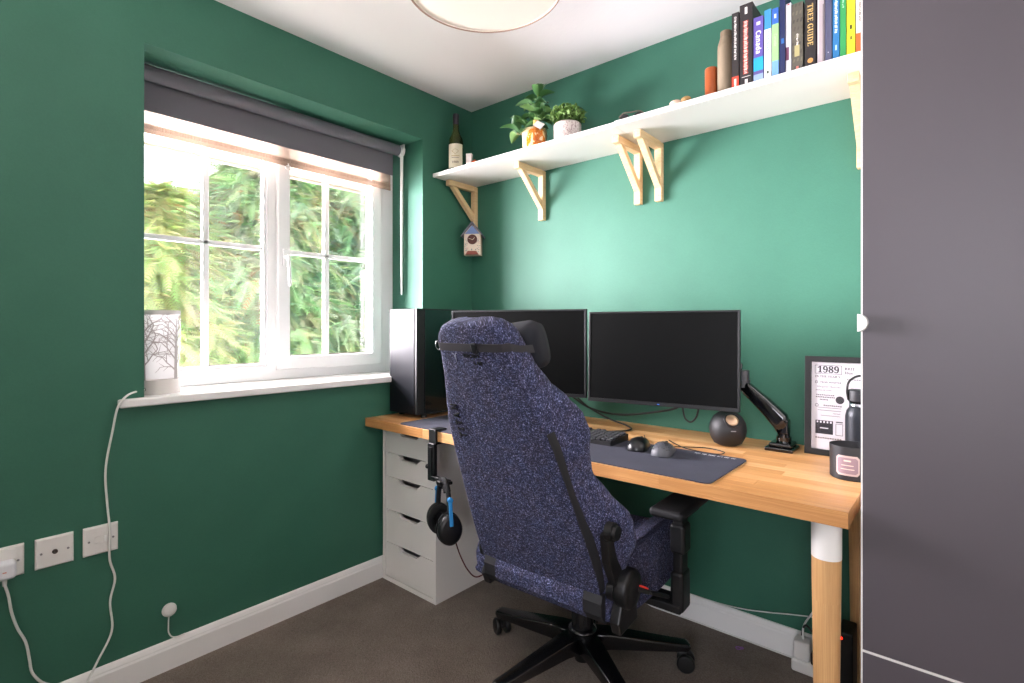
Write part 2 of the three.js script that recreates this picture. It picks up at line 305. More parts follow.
// ---------------------------------------------------------------- table lamp on the window board
{
  const t = thing('table_lamp', 'white cylinder table lamp with cut-out tree pattern on the window board', 'lamp', [-0.105, 0.912, 1.432]);
  const R = 0.066, h = 0.285;
  mesh('base', [cyl(R + 0.001, R + 0.001, 0.004, 0, 0, 0, 48), lathe([[R, 0.004], [R, 0.048], [R - 0.002, 0.048], [R - 0.002, 0.004]], 0, 0, 0, 48)], std(0xd9d4d0, 0.5), t);
  mesh('liner', new THREE.CylinderGeometry(R - 0.006, R - 0.006, h - 0.06, 48, 1, true).translate(0, 0.052 + (h - 0.06) / 2, 0), phys(0xf4f4f4, 0.9, { transmission: 0.35, thickness: 0, side: THREE.DoubleSide }), t);
  mesh('top_rim', lathe([[R - 0.003, h - 0.016], [R + 0.0005, h - 0.016], [R + 0.0005, h], [R - 0.003, h], [R - 0.003, h - 0.016]], 0, 0, 0, 48), std(0xd9d4d0, 0.5), t);
  // trees cut into the metal: flat ribbons bent round the cylinder
  const pos = [];
  const put = (a, y) => [R * Math.sin(a), y, R * Math.cos(a)];
  function ribbon(a0, y0, a1, y1, w0, w1) {
    const n = 3, dx = (a1 - a0) * R, dy = y1 - y0, L = Math.hypot(dx, dy), nx = -dy / L / R, ny = dx / L;
    for (let i = 0; i < n; i++) {
      const s = i / n, e = (i + 1) / n, ws = (w0 + (w1 - w0) * s) / 2, we = (w0 + (w1 - w0) * e) / 2, A = a0 + (a1 - a0) * s, Y = y0 + dy * s, B = a0 + (a1 - a0) * e, Z = y0 + dy * e;
      const p = put(A + nx * ws, Y + ny * ws), q = put(A - nx * ws, Y - ny * ws), r = put(B + nx * we, Z + ny * we), u = put(B - nx * we, Z - ny * we);
      pos.push(...p, ...q, ...r, ...q, ...u, ...r);
    }
  }
  function branch(a, y, dir, len, w, depth) {
    const steps = 3; let A = a, Y = y, D = dir;
    for (let i = 0; i < steps; i++) {
      D += rr(-0.25, 0.25); const l = len / steps, B = A + Math.sin(D) * l / R, Z = Math.min(h - 0.012, Y + Math.cos(D) * l);
      ribbon(A, Y, B, Z, w * (1 - i * 0.2), w * (0.8 - i * 0.2)); A = B; Y = Z;
      if (depth > 0 && Y < h - 0.02) branch(A, Y, D + (i % 2 ? 1 : -1) * rr(0.5, 0.95), len * rr(0.5, 0.72), w * 0.6, depth - 1);
    }
  }
  for (let k = 0; k < 4; k++) {
    const a = 0.62 + k * PI / 2;
    ribbon(a, 0.048, a, 0.15, 0.017, 0.011); ribbon(a, 0.15, a + 0.04, 0.25, 0.011, 0.004);
    for (let y = 0.075, i = 0; y < 0.24; y += 0.019, i++) branch(a, y, (i % 2 ? 1 : -1) * rr(0.55, 0.85), rr(0.06, 0.085), 0.0056, 2);
  }
  const g = new THREE.BufferGeometry(); g.setAttribute('position', new THREE.Float32BufferAttribute(pos, 3)); g.computeVertexNormals();
  mesh('cut_out_trees', g, std(0xa9a29f, 0.55, { side: THREE.DoubleSide }), t);
  const W = (x, y, z) => [x + 0.105, y - 0.912, z - 1.432];
  mesh('cord', tube([W(-0.062, 0.93, 1.483), W(-0.01, 0.932, 1.515), W(0.03, 0.925, 1.553), W(0.047, 0.90, 1.578), W(0.03, 0.82, 1.590), W(0.018, 0.70, 1.605), W(0.012, 0.60, 1.600), W(0.016, 0.51, 1.594), W(0.016, 0.42, 1.594), W(0.012, 0.358, 1.580), W(0.010, 0.29, 1.592), W(0.010, 0.195, 1.588), W(0.02, 0.12, 1.627), W(0.024, 0.06, 1.66), W(0.03, 0.004, 1.70), W(0.06, 0.004, 1.80)], 0.0032, 120), M.whiteCable, t);
  mesh('cord_grommet', new THREE.SphereGeometry(0.005, 12, 8).translate(...W(-0.063, 0.93, 1.482)), M.black, t);
}

// ---------------------------------------------------------------- sockets on the window wall
{
  function plate(label, z, name = 'wall_plate') {
    const t = thing(name, label, 'wall plate', [0, 0.4875, z]);
    const s = 0.043; mesh('faceplate', skin([[[0, -s, -s], [0, s, -s], [0, s, s], [0, -s, s]], [[0.006, -s, -s], [0.006, s, -s], [0.006, s, s], [0.006, -s, s]], [[0.0095, -s + .004, -s + .004], [0.0095, s - .004, -s + .004], [0.0095, s - .004, s - .004], [0.0095, -s + .004, s - .004]]].map((r) => r.slice().reverse())).toNonIndexed(), M.white, t);
    t.children[0].geometry.computeVertexNormals();
    for (const q of [-0.03, 0.03]) mesh('screw', [cyl(0.0032, 0.0028, 0.002, 0.009, 0, q, 14, 'x'), box(0.0108, 0.0113, -0.0005, 0.0005, q - 0.0028, q + 0.0028)], M.screw, t);
    return t;
  }
  const a = plate('white square socket plate holding the white plug at left edge', 1.831, 'socket_outlet');
  mesh('raised_pad', box(0.009, 0.012, -0.036, 0.036, -0.026, 0.026, 0.001), M.white, a);
  const b = plate('white square plate with round aerial socket in the middle', 1.7225);
  mesh('aerial_socket', [lathe([[0, 0], [0.0065, 0], [0.0065, 0.006], [0.004, 0.006], [0.004, 0.002], [0, 0.002]], 0, 0, 0, 20).rotateZ(-PI / 2).translate(0.009, 0, 0)], std(0x6a615b, 0.35, { metalness: 0.8 }), b);
  const c = plate('white square switch plate with rocker, behind the hanging lamp cord', 1.614);
  mesh('rocker_frame', extrude(shape(rect(-0.019, 0.004, -0.011, 0.011), [rect(-0.0175, 0.0025, -0.0095, 0.0095)]), 0.002).rotateY(PI / 2).translate(0.009, 0.002, -0.003), M.whiteMatt, c);
  mesh('rocker', box(0.009, 0.0125, -0.0075, 0.0115, -0.0165, -0.0065, 0.001), M.gloss, c);
  const p = thing('plug', 'white moulded plug pushed into the socket at left edge', 'plug', [0.012, 0.478, 1.832]);
  mesh('body', new RoundedBoxGeometry(0.034, 0.05, 0.05, 4, 0.011).translate(0.017, -0.003, 0), std(0xe9ebf1, 0.4), p);
  mesh('mark', box(0.0338, 0.0345, -0.006, -0.003, -0.004, 0.004), std(0xd8978f, 0.6), p);
  mesh('strain_relief', cyl(0.0045, 0.006, 0.022, 0.014, -0.046, -0.002, 14), M.whiteCable, p);
  const W = (x, y, z) => [x - 0.012, y - 0.478, z - 1.832];
  mesh('cord', tube([W(0.026, 0.436, 1.83), W(0.022, 0.40, 1.822), W(0.016, 0.349, 1.815), W(0.014, 0.30, 1.803), W(0.014, 0.253, 1.786), W(0.016, 0.2, 1.778), W(0.018, 0.163, 1.773), W(0.024, 0.13, 1.755), W(0.03, 0.105, 1.73), W(0.05, 0.04, 1.72), W(0.08, 0.004, 1.76)], 0.0034, 90), M.whiteCable, p);
  const s = thing('round_sensor', 'small round white wall disc with short wire above skirting', 'sensor', [0, 0.195, 1.43]);
  mesh('disc', lathe([[0, 0], [0.021, 0], [0.022, 0.004], [0.02, 0.012], [0.012, 0.0145], [0, 0.0155]], 0, 0, 0, 32).rotateZ(-PI / 2), M.white, s);
  mesh('wire', tube([[0.006, -0.018, 0.002], [0.006, -0.05, 0.003], [0.006, -0.075, 0.002], [0.007, -0.093, -0.008], [0.009, -0.098, -0.022], [0.012, -0.096, -0.045]], 0.0022, 40), M.whiteCable, s);
}

// ---------------------------------------------------------------- wardrobe
{
  const t = thing('wardrobe', 'tall grey wardrobe with white edges at the right', 'wardrobe', [1.845, 0, 0]);
  const w = RX - 1.845 - 0.003, F = 0.6;
  mesh('carcass', [box(0, 0.018, 0.0, 2.27, 0.02, F), box(w - 0.018, w, 0, 2.27, 0.02, F), box(0.018, w - 0.018, 0, 2.27, 0.02, 0.03), box(0.018, w - 0.018, 2.25, 2.27, 0.03, F), box(0.018, w - 0.018, 0.04, 0.06, 0.03, F)], M.white, t);
  const door = mesh('door', box(0.0, w, 0.4195, 2.268, F + 0.002, F + 0.0195), M.white, t);
  mesh('door_facing', box(0.0035, w, 0.4222, 2.265, F + 0.0195, F + 0.0205), M.grey, door);
  const half = new THREE.Shape(); half.absarc(0, 0, 0.0195, -PI / 2, PI / 2, false);
  const hd = mesh('handle', extrude(half, 0.024, 0.0015, 20).translate(-0.004, 1.150, F + 0.0195), M.gloss, door);
  hd.userData.label = 'white half round tab handle';
  const dr = mesh('drawer_front', box(0.0, w, 0.02, 0.4185, F + 0.002, F + 0.0195), M.white, t);
  mesh('drawer_facing', box(0.0035, w, 0.0235, 0.4158, F + 0.0195, F + 0.0205), M.grey, dr);
}

// ---------------------------------------------------------------- drawer unit
{
  const t = thing('drawer_unit', 'white drawer unit with five drawers under the left end of desk', 'drawer unit', [0.02, 0, 0.02]);
  const w = 0.36, d = 0.568, h = 0.696;
  const dm = std(0xebe8e3, 0.5);
  mesh('body', [box(0, 0.016, 0, h, 0, d), box(w - 0.016, w, 0, h, 0, d), box(0.016, w - 0.016, 0, 0.018, 0, d), box(0.016, w - 0.016, h - 0.016, h, 0, d), box(0.016, w - 0.016, 0.018, h - 0.016, 0, 0.01)], dm, t);
  const ys = [[0.576, 0.678], [0.469, 0.573], [0.321, 0.466], [0.173, 0.318], [0.021, 0.170]];
  for (const [y0, y1] of ys) {
    const a = 0.018, b = w - 0.018, c = w / 2, k = 0.021;
    const s = shape([[a, y0], [b, y0], [b, y1], [c + 0.078, y1], [c + 0.05, y1 - k], [c - 0.05, y1 - k], [c - 0.078, y1], [a, y1]]);
    const dr = mesh('drawer', [extrude(s, 0.018, 0.0012).translate(0, 0, d - 0.022), box(a + 0.012, b - 0.012, y0 + 0.008, y0 + 0.016, 0.04, d - 0.022), box(a + 0.012, a + 0.02, y0 + 0.016, y1 - 0.03, 0.04, d - 0.022), box(b - 0.02, b - 0.012, y0 + 0.016, y1 - 0.03, 0.04, d - 0.022)], dm, t);
  }
}

// ---------------------------------------------------------------- desk
const DT = 0.735;
{
  const t = thing('desk', 'long oak desk with round wooden legs along the green wall', 'desk', [0.93, 0, 0.33]);
  const x0 = -0.928, x1 = 0.898, z0 = -0.328, z1 = 0.340, y0 = DT - 0.037, y1 = DT;
  const top = mesh('tabletop', box(x0 + 0.004, x1 - 0.004, y0 + 0.001, y1 - 0.004, z0 + 0.004, z1 - 0.004), M.oakCore, t);
  const rows = 15, rw = (z1 - z0) / rows;
  for (let r = 0; r < rows; r++) {
    let x = x0, first = true;
    while (x < x1 - 0.001) {
      let l = first ? rr(0.15, 0.6) : rr(0.35, 0.75); first = false; if (x1 - x - l < 0.14) l = x1 - x;
      const za = z0 + r * rw, g = box(x, x + l, y0, y1, za, za + rw, 0.0008);
      mesh('stave', uvw(g, rnd(), rnd()), M.oak[Math.floor(rnd() * 4)], top);
      x += l;
    }
  }
  function uvw(g0, a, b) { const g = g0.index ? g0.toNonIndexed() : g0, p = g.attributes.position, n = g.attributes.normal, u = new Float32Array(p.count * 2); for (let i = 0; i < p.count; i++) { const ax = Math.abs(n.getX(i)) > 0.8; u[2 * i] = (ax ? p.getZ(i) * 0.2 : p.getX(i)) / 0.5 + a; u[2 * i + 1] = (Math.abs(n.getY(i)) > 0.6 ? p.getZ(i) : p.getY(i)) / 0.11 + b; } g.setAttribute('uv', new THREE.BufferAttribute(u, 2)); return g; }
  for (const [x, z] of [[0.845, 0.272], [0.845, -0.262]]) {
    const wood = cyl(0.0235, 0.031, 0.598, x, 0.004, z, 36); { const u = wood.attributes.uv; for (let i = 0; i < u.count; i++) { const a = u.getX(i), b = u.getY(i); u.setXY(i, b * 1.2, a * 2); } }
    const leg = mesh('leg', wood, M.legWood, t);
    mesh('leg_sleeve', [cyl(0.0313, 0.0318, y0 - 0.602, x, 0.602, z, 36)], M.white, leg);
    mesh('foot', cyl(0.016, 0.018, 0.004, x, 0, z, 20), M.black, leg);
  }
}

// ---------------------------------------------------------------- computer tower
{
  const t = thing('computer_tower', 'tall black computer tower on the desk beside the window', 'computer', [0.118, DT, 0.315]);
  const caseM = phys(0x12141a, 0.42, { specularIntensity: 0.3 });
  mesh('case', box(-0.098, 0.094, 0.014, 0.485, -0.225, 0.2, 0.003), M.blackMatt, t);
  mesh('front_panel', box(-0.098, 0.078, 0.018, 0.485, 0.202, 0.236, 0.003), caseM, t);
  mesh('front_trim', box(0.081, 0.096, 0.018, 0.485, 0.196, 0.236, 0.003), M.black, t);
  mesh('side_panel', box(0.094, 0.0985, 0.022, 0.48, -0.222, 0.193, 0.001), phys(0x0d0f14, 0.16, { clearcoat: 0.6 }), t);
  for (const [a, b] of [[-0.08, 0.18], [0.075, 0.18], [-0.08, -0.19], [0.075, -0.19]]) mesh('foot', cyl(0.013, 0.015, 0.014, a, 0, b, 16), M.rubber, t);
}

// ---------------------------------------------------------------- monitors
function monitor(label, A, B, ytop, h, bezel, tilt, arm) {   // A left end, B right end on the screen face
  const a = V(A[0], 0, A[1]), b = V(B[0], 0, B[1]), w = a.distanceTo(b), c = a.clone().add(b).multiplyScalar(0.5);
  const turn = Math.atan2(-(b.z - a.z), b.x - a.x);
  const t = thing('monitor', label, 'monitor', [c.x, DT, c.z], turn);
  const y0 = ytop - h - DT, y1 = ytop - DT;
  const T = (g) => g.translate(0, -y1, 0).rotateX(-tilt).translate(0, y1, 0);
  const bez = std(bezel, 0.4);
  mesh('casing', T(box(-w / 2, w / 2, y0, y1, -0.018, -0.003, 0.002)), bez, t);
  mesh('bezel', T(extrude(shape(rect(-w / 2, w / 2, y0, y1), [rect(-w / 2 + 0.007, w / 2 - 0.007, y0 + 0.013, y1 - 0.007)]), 0.005, 0.001).translate(0, 0, -0.004)), bez, t);
  mesh('screen', T(box(-w / 2 + 0.006, w / 2 - 0.006, y0 + 0.012, y1 - 0.006, -0.004, -0.0015)), phys(0x020303, 0.42, { specularIntensity: 0.22 }), t);
  mesh('rear_housing', T(new RoundedBoxGeometry(w * 0.55, h * 0.5, 0.04, 3, 0.015).translate(0, (y0 + y1) / 2, -0.034)), M.blackPlastic, t);
  const led = mesh('power_light', T(box(-0.004, 0.004, y0 + 0.005, y0 + 0.0075, -0.001, 0.0018)), std(0x2a63b8, 0.4, { emissive: 0x2a6ad0, emissiveIntensity: arm ? 0.7 : 0.05 }), t);
  if (!arm) {
    const ym = (y0 + y1) / 2;
    mesh('stand', [box(-0.03, 0.03, 0.012, ym, -0.125, -0.1, 0.006), box(-0.08, 0.08, 0, 0.012, -0.19, -0.085, 0.005), box(-0.03, 0.03, ym - 0.04, ym + 0.02, -0.12, -0.05, 0.004)], M.blackPlastic, t);
  }
  return t;
}
monitor('black monitor behind the chair headrest, left of the pair', [0.352, 0.472], [0.912, 0.287], 1.209, 0.345, 0x16171b, 0, false);
monitor('black wide monitor on an arm above keyboard, right of the pair', [0.926, 0.289], [1.458, 0.203], 1.197, 0.34, 0x0b0c0f, 0.03, true);
{
  const t = thing('monitor_mount', 'glossy black jointed monitor mount clamped beside the poster frame', 'monitor mount', [1.573, DT, 0.11]);
  const g = M.blackGloss;
  mesh('clamp_base', [box(-0.05, 0.035, 0, 0.012, -0.04, 0.06, 0.004), box(-0.042, 0.028, 0.010, 0.026, -0.036, 0.048, 0.008)], g, t);
  mesh('post', [cyl(0.02, 0.018, 0.05, -0.005, 0.022, 0, 24), cyl(0.023, 0.023, 0.012, -0.005, 0.03, 0, 24)], g, t);
  const lower = skin([[-0.004, 0.068, 0.026], [-0.014, 0.092, 0.03], [-0.06, 0.138, 0.026], [-0.118, 0.19, 0.022], [-0.135, 0.205, 0.018]].map(([x, y, r]) => { const o = []; for (let k = 0; k < 20; k++) { const a = k / 20 * 2 * PI, ca = Math.cos(a), sa = Math.sin(a); const q = (c) => Math.sign(c) * Math.pow(Math.abs(c), 0.6); o.push([x + q(ca) * r * 0.62, y + q(ca) * r * 0.78, q(sa) * r * 0.85]); } return o; }));
  mesh('lower_arm', lower, g, t);
  mesh('elbow', [cyl(0.021, 0.021, 0.06, -0.135, 0.195, 0, 24), cyl(0.024, 0.024, 0.01, -0.135, 0.212, 0, 24)], std(0x35373c, 0.4), t);
  mesh('upper_arm', bar([-0.135, 0.265, 0.0], [-0.36, 0.285, 0.055], 0.036, 0.03, 0.008), g, t);
  mesh('mounting_plate', [bar([-0.36, 0.285, 0.055], [-0.362, 0.285, 0.066], 0.1, 0.1), cyl(0.016, 0.016, 0.05, -0.36, 0.26, 0.055, 20)], M.blackPlastic, t);
  mesh('joint_block', box(-0.02, 0.012, 0.05, 0.10, -0.02, 0.02, 0.006), g, t);
}

// ---------------------------------------------------------------- things on the desk
const matTop = DT + 0.004;
{
  const t = thing('desk_mat', 'long dark blue grey desk mat at the desk front edge', 'desk mat', [0.88, DT, 0.505]);
  const matM = std(0xffffff, 0.8, { map: tex(512, 512, (u, v) => { const k = (nA(u, v) - .5) * 14 + (nC(u, v) - .5) * 10; return [50 + k, 52 + k, 66 + k]; }) });
  const r = 0.02, s = new THREE.Shape(), a = -0.645, b = 0.645, c = -0.16, d = 0.16;
  s.moveTo(a + r, c); s.lineTo(b - r, c); s.absarc(b - r, c + r, r, -PI / 2, 0); s.lineTo(b, d - r); s.absarc(b - r, d - r, r, 0, PI / 2); s.lineTo(a + r, d); s.absarc(a + r, d - r, r, PI / 2, PI); s.lineTo(a, c + r); s.absarc(a + r, c + r, r, PI, PI * 1.5);
  mesh('sheet', buv(extrude(s, 0.004, 0.001).rotateX(-PI / 2), 0.4), matM, t);
  // worn white lettering along the far edge: short strokes in four clusters
  const gl = [], strokes = [[0, 5], [7, 4], [13, 6], [21, 2], [24.5, 1], [27, 4], [33, 4]];
  for (const [o, n] of strokes) for (let k = 0; k < n; k++) { const x = 0.49 + (o + k) * 0.0034; gl.push(box(x, x + 0.0012, 0.0039, 0.0043, -0.143, -0.133)); if ((k + o) % 2 < 1) gl.push(box(x, x + 0.003, 0.0039, 0.0043, -0.143 + ((k * 3 + o) % 3) * 0.004, -0.1415 + ((k * 3 + o) % 3) * 0.004)); }
  mesh('lettering', gl, std(0xd8d8dc, 0.7), t);
}
{
  const t = thing('keyboard', 'black keyboard on the desk mat behind the chair', 'keyboard', [0.90, matTop, 0.405], 0.02);
  mesh('case', [skin([[[-0.22, 0, -0.065], [0.22, 0, -0.065], [0.22, 0, 0.065], [-0.22, 0, 0.065]], [[-0.22, 0.022, -0.063], [0.22, 0.022, -0.063], [0.22, 0.013, 0.065], [-0.22, 0.013, 0.065]]].map((r) => r.slice().reverse())).toNonIndexed()], M.blackPlastic, t);
  t.children[0].geometry.computeVertexNormals();
  const kg = new RoundedBoxGeometry(0.0165, 0.009, 0.0165, 1, 0.003), top = std(0x2a2b30, 0.45);
  for (let r = 0; r < 6; r++) for (let c = 0; c < 22; c++) {
    if ((c === 15 || c === 18 && r < 1) || (r === 4 && c > 15 && c < 17)) continue;
    const k = mesh('key', kg, top, t); k.position.set(-0.207 + c * 0.0197, 0.0235 - r * 0.0013, -0.050 + r * 0.0197); k.rotation.x = 0.07;
  }
}
function mouse(name, label, x, z, turn, mat, extra) {
  const t = thing(name, label, 'computer mouse', [x, matTop, z], turn);
  const rings = []; const n = 24;
  for (const [zz, w, h] of [[0.062, 0.006, 0.010], [0.058, 0.022, 0.024], [0.045, 0.030, 0.034], [0.02, 0.032, 0.040], [-0.01, 0.029, 0.037], [-0.035, 0.029, 0.028], [-0.052, 0.027, 0.019], [-0.06, 0.020, 0.012]]) {
    const r = []; for (let k = 0; k < n; k++) { const a = k / n * 2 * PI; r.push([Math.cos(a) * w, Math.max(0.0015, (Math.sin(a) > 0 ? Math.pow(Math.sin(a), 0.75) : 0) * h), zz]); } rings.push(r);
  }
  mesh('body', skin(rings), mat, t);
  mesh('scroll_wheel', cyl(0.008, 0.008, 0.007, -0.0035, 0.024, -0.038, 18, 'x'), M.rubber, t);
  extra?.(t);
  return t;
}
mouse('computer_mouse', 'glossy black mouse beside the keyboard', 1.205, 0.425, 0.25, std(0x101114, 0.3), (t) => mesh('cord', tube([[0, 0.008, -0.058], [0.005, 0.004, -0.09], [0.0, 0.0, -0.13], [-0.02, -0.0015, -0.18], [-0.03, -0.0015, -0.22]], 0.0018, 50), M.blackCable, t));
{
  const hm = std(0x47494f, 0.5);
  mouse('computer_mouse', 'dark grey honeycomb-shell mouse on the desk mat', 1.298, 0.44, 0.2, hm, (t) => {
    const dots = []; for (let i = 0; i < 6; i++) for (let j = 0; j < 7; j++) { const z = 0.05 - j * 0.0085, x = -0.021 + i * 0.0084 + (j % 2) * 0.0042; const hh = [0.029, 0.033, 0.036, 0.038, 0.039, 0.038, 0.037][j] * Math.pow(Math.max(0.05, 1 - (x / 0.031) ** 2), 0.38); dots.push(cyl(0.003, 0.003, 0.0012, x, hh - 0.0006, z, 6)); }
    mesh('honeycomb_holes', dots, M.black, t);
    mesh('cord', tube([[0, 0.008, -0.058], [0.012, 0.004, -0.09], [0.05, -0.0015, -0.135], [0.11, -0.0015, -0.15], [0.165, -0.0015, -0.115], [0.155, -0.0015, -0.08], [0.11, -0.0005, -0.078], [0.05, 0.0022, -0.095], [0.01, -0.0008, -0.15], [-0.03, -0.0015, -0.21]], 0.0018, 90), M.blackCable, t);
  });
}
{
  const R = 0.06, t = thing('desk_speaker', 'round black desk speaker with copper cone under the monitor corner', 'speaker', [1.405, DT, 0.165], 0.62);
  const rings = [];
  mesh('shell', lathe([[0, 0], [0.03, 0], [0.045, 0.008], [0.057, 0.03], [0.0605, 0.054], [0.057, 0.078], [0.046, 0.098], [0.03, 0.111], [0.015, 0.117], [0, 0.118]], 0, 0, 0, 40), std(0x131417, 0.55), t);
  const dir = V(0, 0.62, 0.78).normalize(), q = new THREE.Quaternion().setFromUnitVectors(V(0, 1, 0), dir);
  const place = (g) => g.applyQuaternion(q).translate(0, 0.056, 0).translate(...dir.clone().multiplyScalar(0.053).toArray());
  mesh('driver_ring', place(lathe([[0.014, 0.0], [0.026, 0.0], [0.0265, 0.006], [0.024, 0.0075], [0.018, 0.005], [0.014, 0.0]], 0, 0, 0, 32)), M.blackPlastic, t);
  mesh('driver_cone', place(lathe([[0, 0.0095], [0.008, 0.009], [0.015, 0.0075], [0.0205, 0.0065], [0.0205, 0.001], [0, 0.001]], 0, 0, 0, 28)), std(0xb99a7e, 0.3, { metalness: 0.6 }), t);
  mesh('name_strip', box(-0.008, 0.008, 0.056, 0.059, 0.0585, 0.0612), std(0x8a8a8c, 0.5), t);
}
// loose cables behind the monitors
solo('monitor_cable', tube([[0.75, 0.83, 0.1], [0.811, 0.793, 0.1], [0.908, 0.757, 0.1], [0.99, 0.742, 0.11], [1.03, 0.7385, 0.147], [1.025, 0.7385, 0.20], [0.98, 0.7385, 0.25], [0.90, 0.7385, 0.27]], 0.0035, 80), M.blackCable, 'black cable dropping onto the desk behind the keyboard', 'cable');
solo('monitor_cable', tube([[0.7, 0.84, 0.09], [0.799, 0.79, 0.08], [0.92, 0.773, 0.06], [1.077, 0.798, 0.06], [1.2, 0.838, 0.08], [1.25, 0.9, 0.12]], 0.0045, 60), M.blackCable, 'thick black cable sagging below the right monitor', 'cable');
solo('monitor_cable', tube([[1.225, 0.9, 0.12], [1.228, 0.83, 0.12], [1.239, 0.797, 0.12], [1.257, 0.789, 0.12], [1.275, 0.805, 0.12], [1.286, 0.84, 0.12], [1.288, 0.9, 0.12]], 0.0035, 40), M.blackCable, 'short black cable loop hanging under the right monitor', 'cable');
// poster in a black frame leaning on the wall
{
  const t = thing('picture_frame', 'black framed 1989 birthday print leaning on the green wall', 'picture', [1.735, DT, 0.125]);
  const w = 0.208, h = 0.312, lean = -0.035;
  const T = (g) => g.rotateX(lean);
  mesh('frame', T(extrude(shape(rect(-w / 2, w / 2, 0, h), [rect(-w / 2 + 0.018, w / 2 - 0.018, 0.018, h - 0.018)]), 0.016, 0.0015).translate(0, 0, -0.016)), std(0x0c0d10, 0.5), t);
  mesh('easel_leg', bar([0, 0.2, -0.024], [0, 0.002, -0.09], 0.05, 0.004), M.blackMatt, t);
  mesh('backing', T(box(-w / 2 + 0.012, w / 2 - 0.012, 0.012, h - 0.012, -0.0155, -0.011)), M.blackMatt, t);
  const print = canvasTex(708, 1104, (c, W, Hh) => {
    c.fillStyle = '#d9d7de'; c.fillRect(0, 0, W, Hh); c.fillStyle = c.strokeStyle = '#23212c';
    c.lineWidth = 5; c.strokeRect(40, 42, 300, 105); c.font = 'bold 112px serif'; c.textAlign = 'center'; c.fillText('1989', 190, 133); c.lineWidth = 4; c.strokeText('1989', 190, 133); c.lineWidth = 5;
    c.font = 'bold 46px serif'; c.textAlign = 'left'; c.fillText('BRIT', 372, 92); c.fillText('Hus', 372, 142);
    c.font = 'bold 38px serif'; c.fillText('IN THE YEAR Y', 40, 196);
    c.font = 'bold 27px serif'; c.fillText('PRIME MINISTER', 100, 266); c.strokeRect(44, 244, 24, 26);
    c.font = 'italic 30px serif'; c.fillText('Margaret Thatcher', 60, 322); c.font = '24px serif'; c.fillText('POPULAR SONG', 48, 366);
    const line = (x, y, w, hh, n) => { for (let k = 0; k < n; k++) c.fillRect(x + k * w / n, y + (k * 7 % 3), w / n * 0.62, hh); };
    line(56, 410, 210, 14, 10); line(52, 436, 220, 16, 11); line(96, 468, 100, 15, 6); line(140, 540, 210, 16, 9); line(80, 572, 260, 8, 26); line(76, 606, 262, 8, 28); line(250, 640, 80, 8, 8); line(110, 672, 220, 7, 24);
    c.beginPath(); c.arc(322, 470, 48, 0, 7); c.fill(); c.beginPath(); c.arc(62, 550, 18, 0, 7); c.stroke();
    c.fillRect(48, 740, 200, 170); c.fillStyle = '#e9e7ee'; for (let k = 0; k < 5; k++) c.fillRect(62 + k * 38, 748, 18, 24); c.fillRect(100, 830, 96, 12); c.fillStyle = '#23212c'; c.strokeRect(280, 770, 76, 140); c.fillRect(280, 740, 76, 14);
    line(50, 952, 300, 16, 11); line(400, 200, 250, 12, 14); line(400, 400, 250, 12, 14); line(400, 440, 250, 12, 14); line(400, 640, 250, 12, 14); line(400, 900, 250, 14, 12);
  });
  mesh('print', T(new THREE.PlaneGeometry(w - 0.036, h - 0.036).translate(0, h / 2, -0.0105)), std(0xffffff, 0.7, { map: print }), t);
  mesh('glazing', T(box(-w / 2 + 0.016, w / 2 - 0.016, 0.016, h - 0.016, -0.0085, -0.0070)), M.glass, t);
}
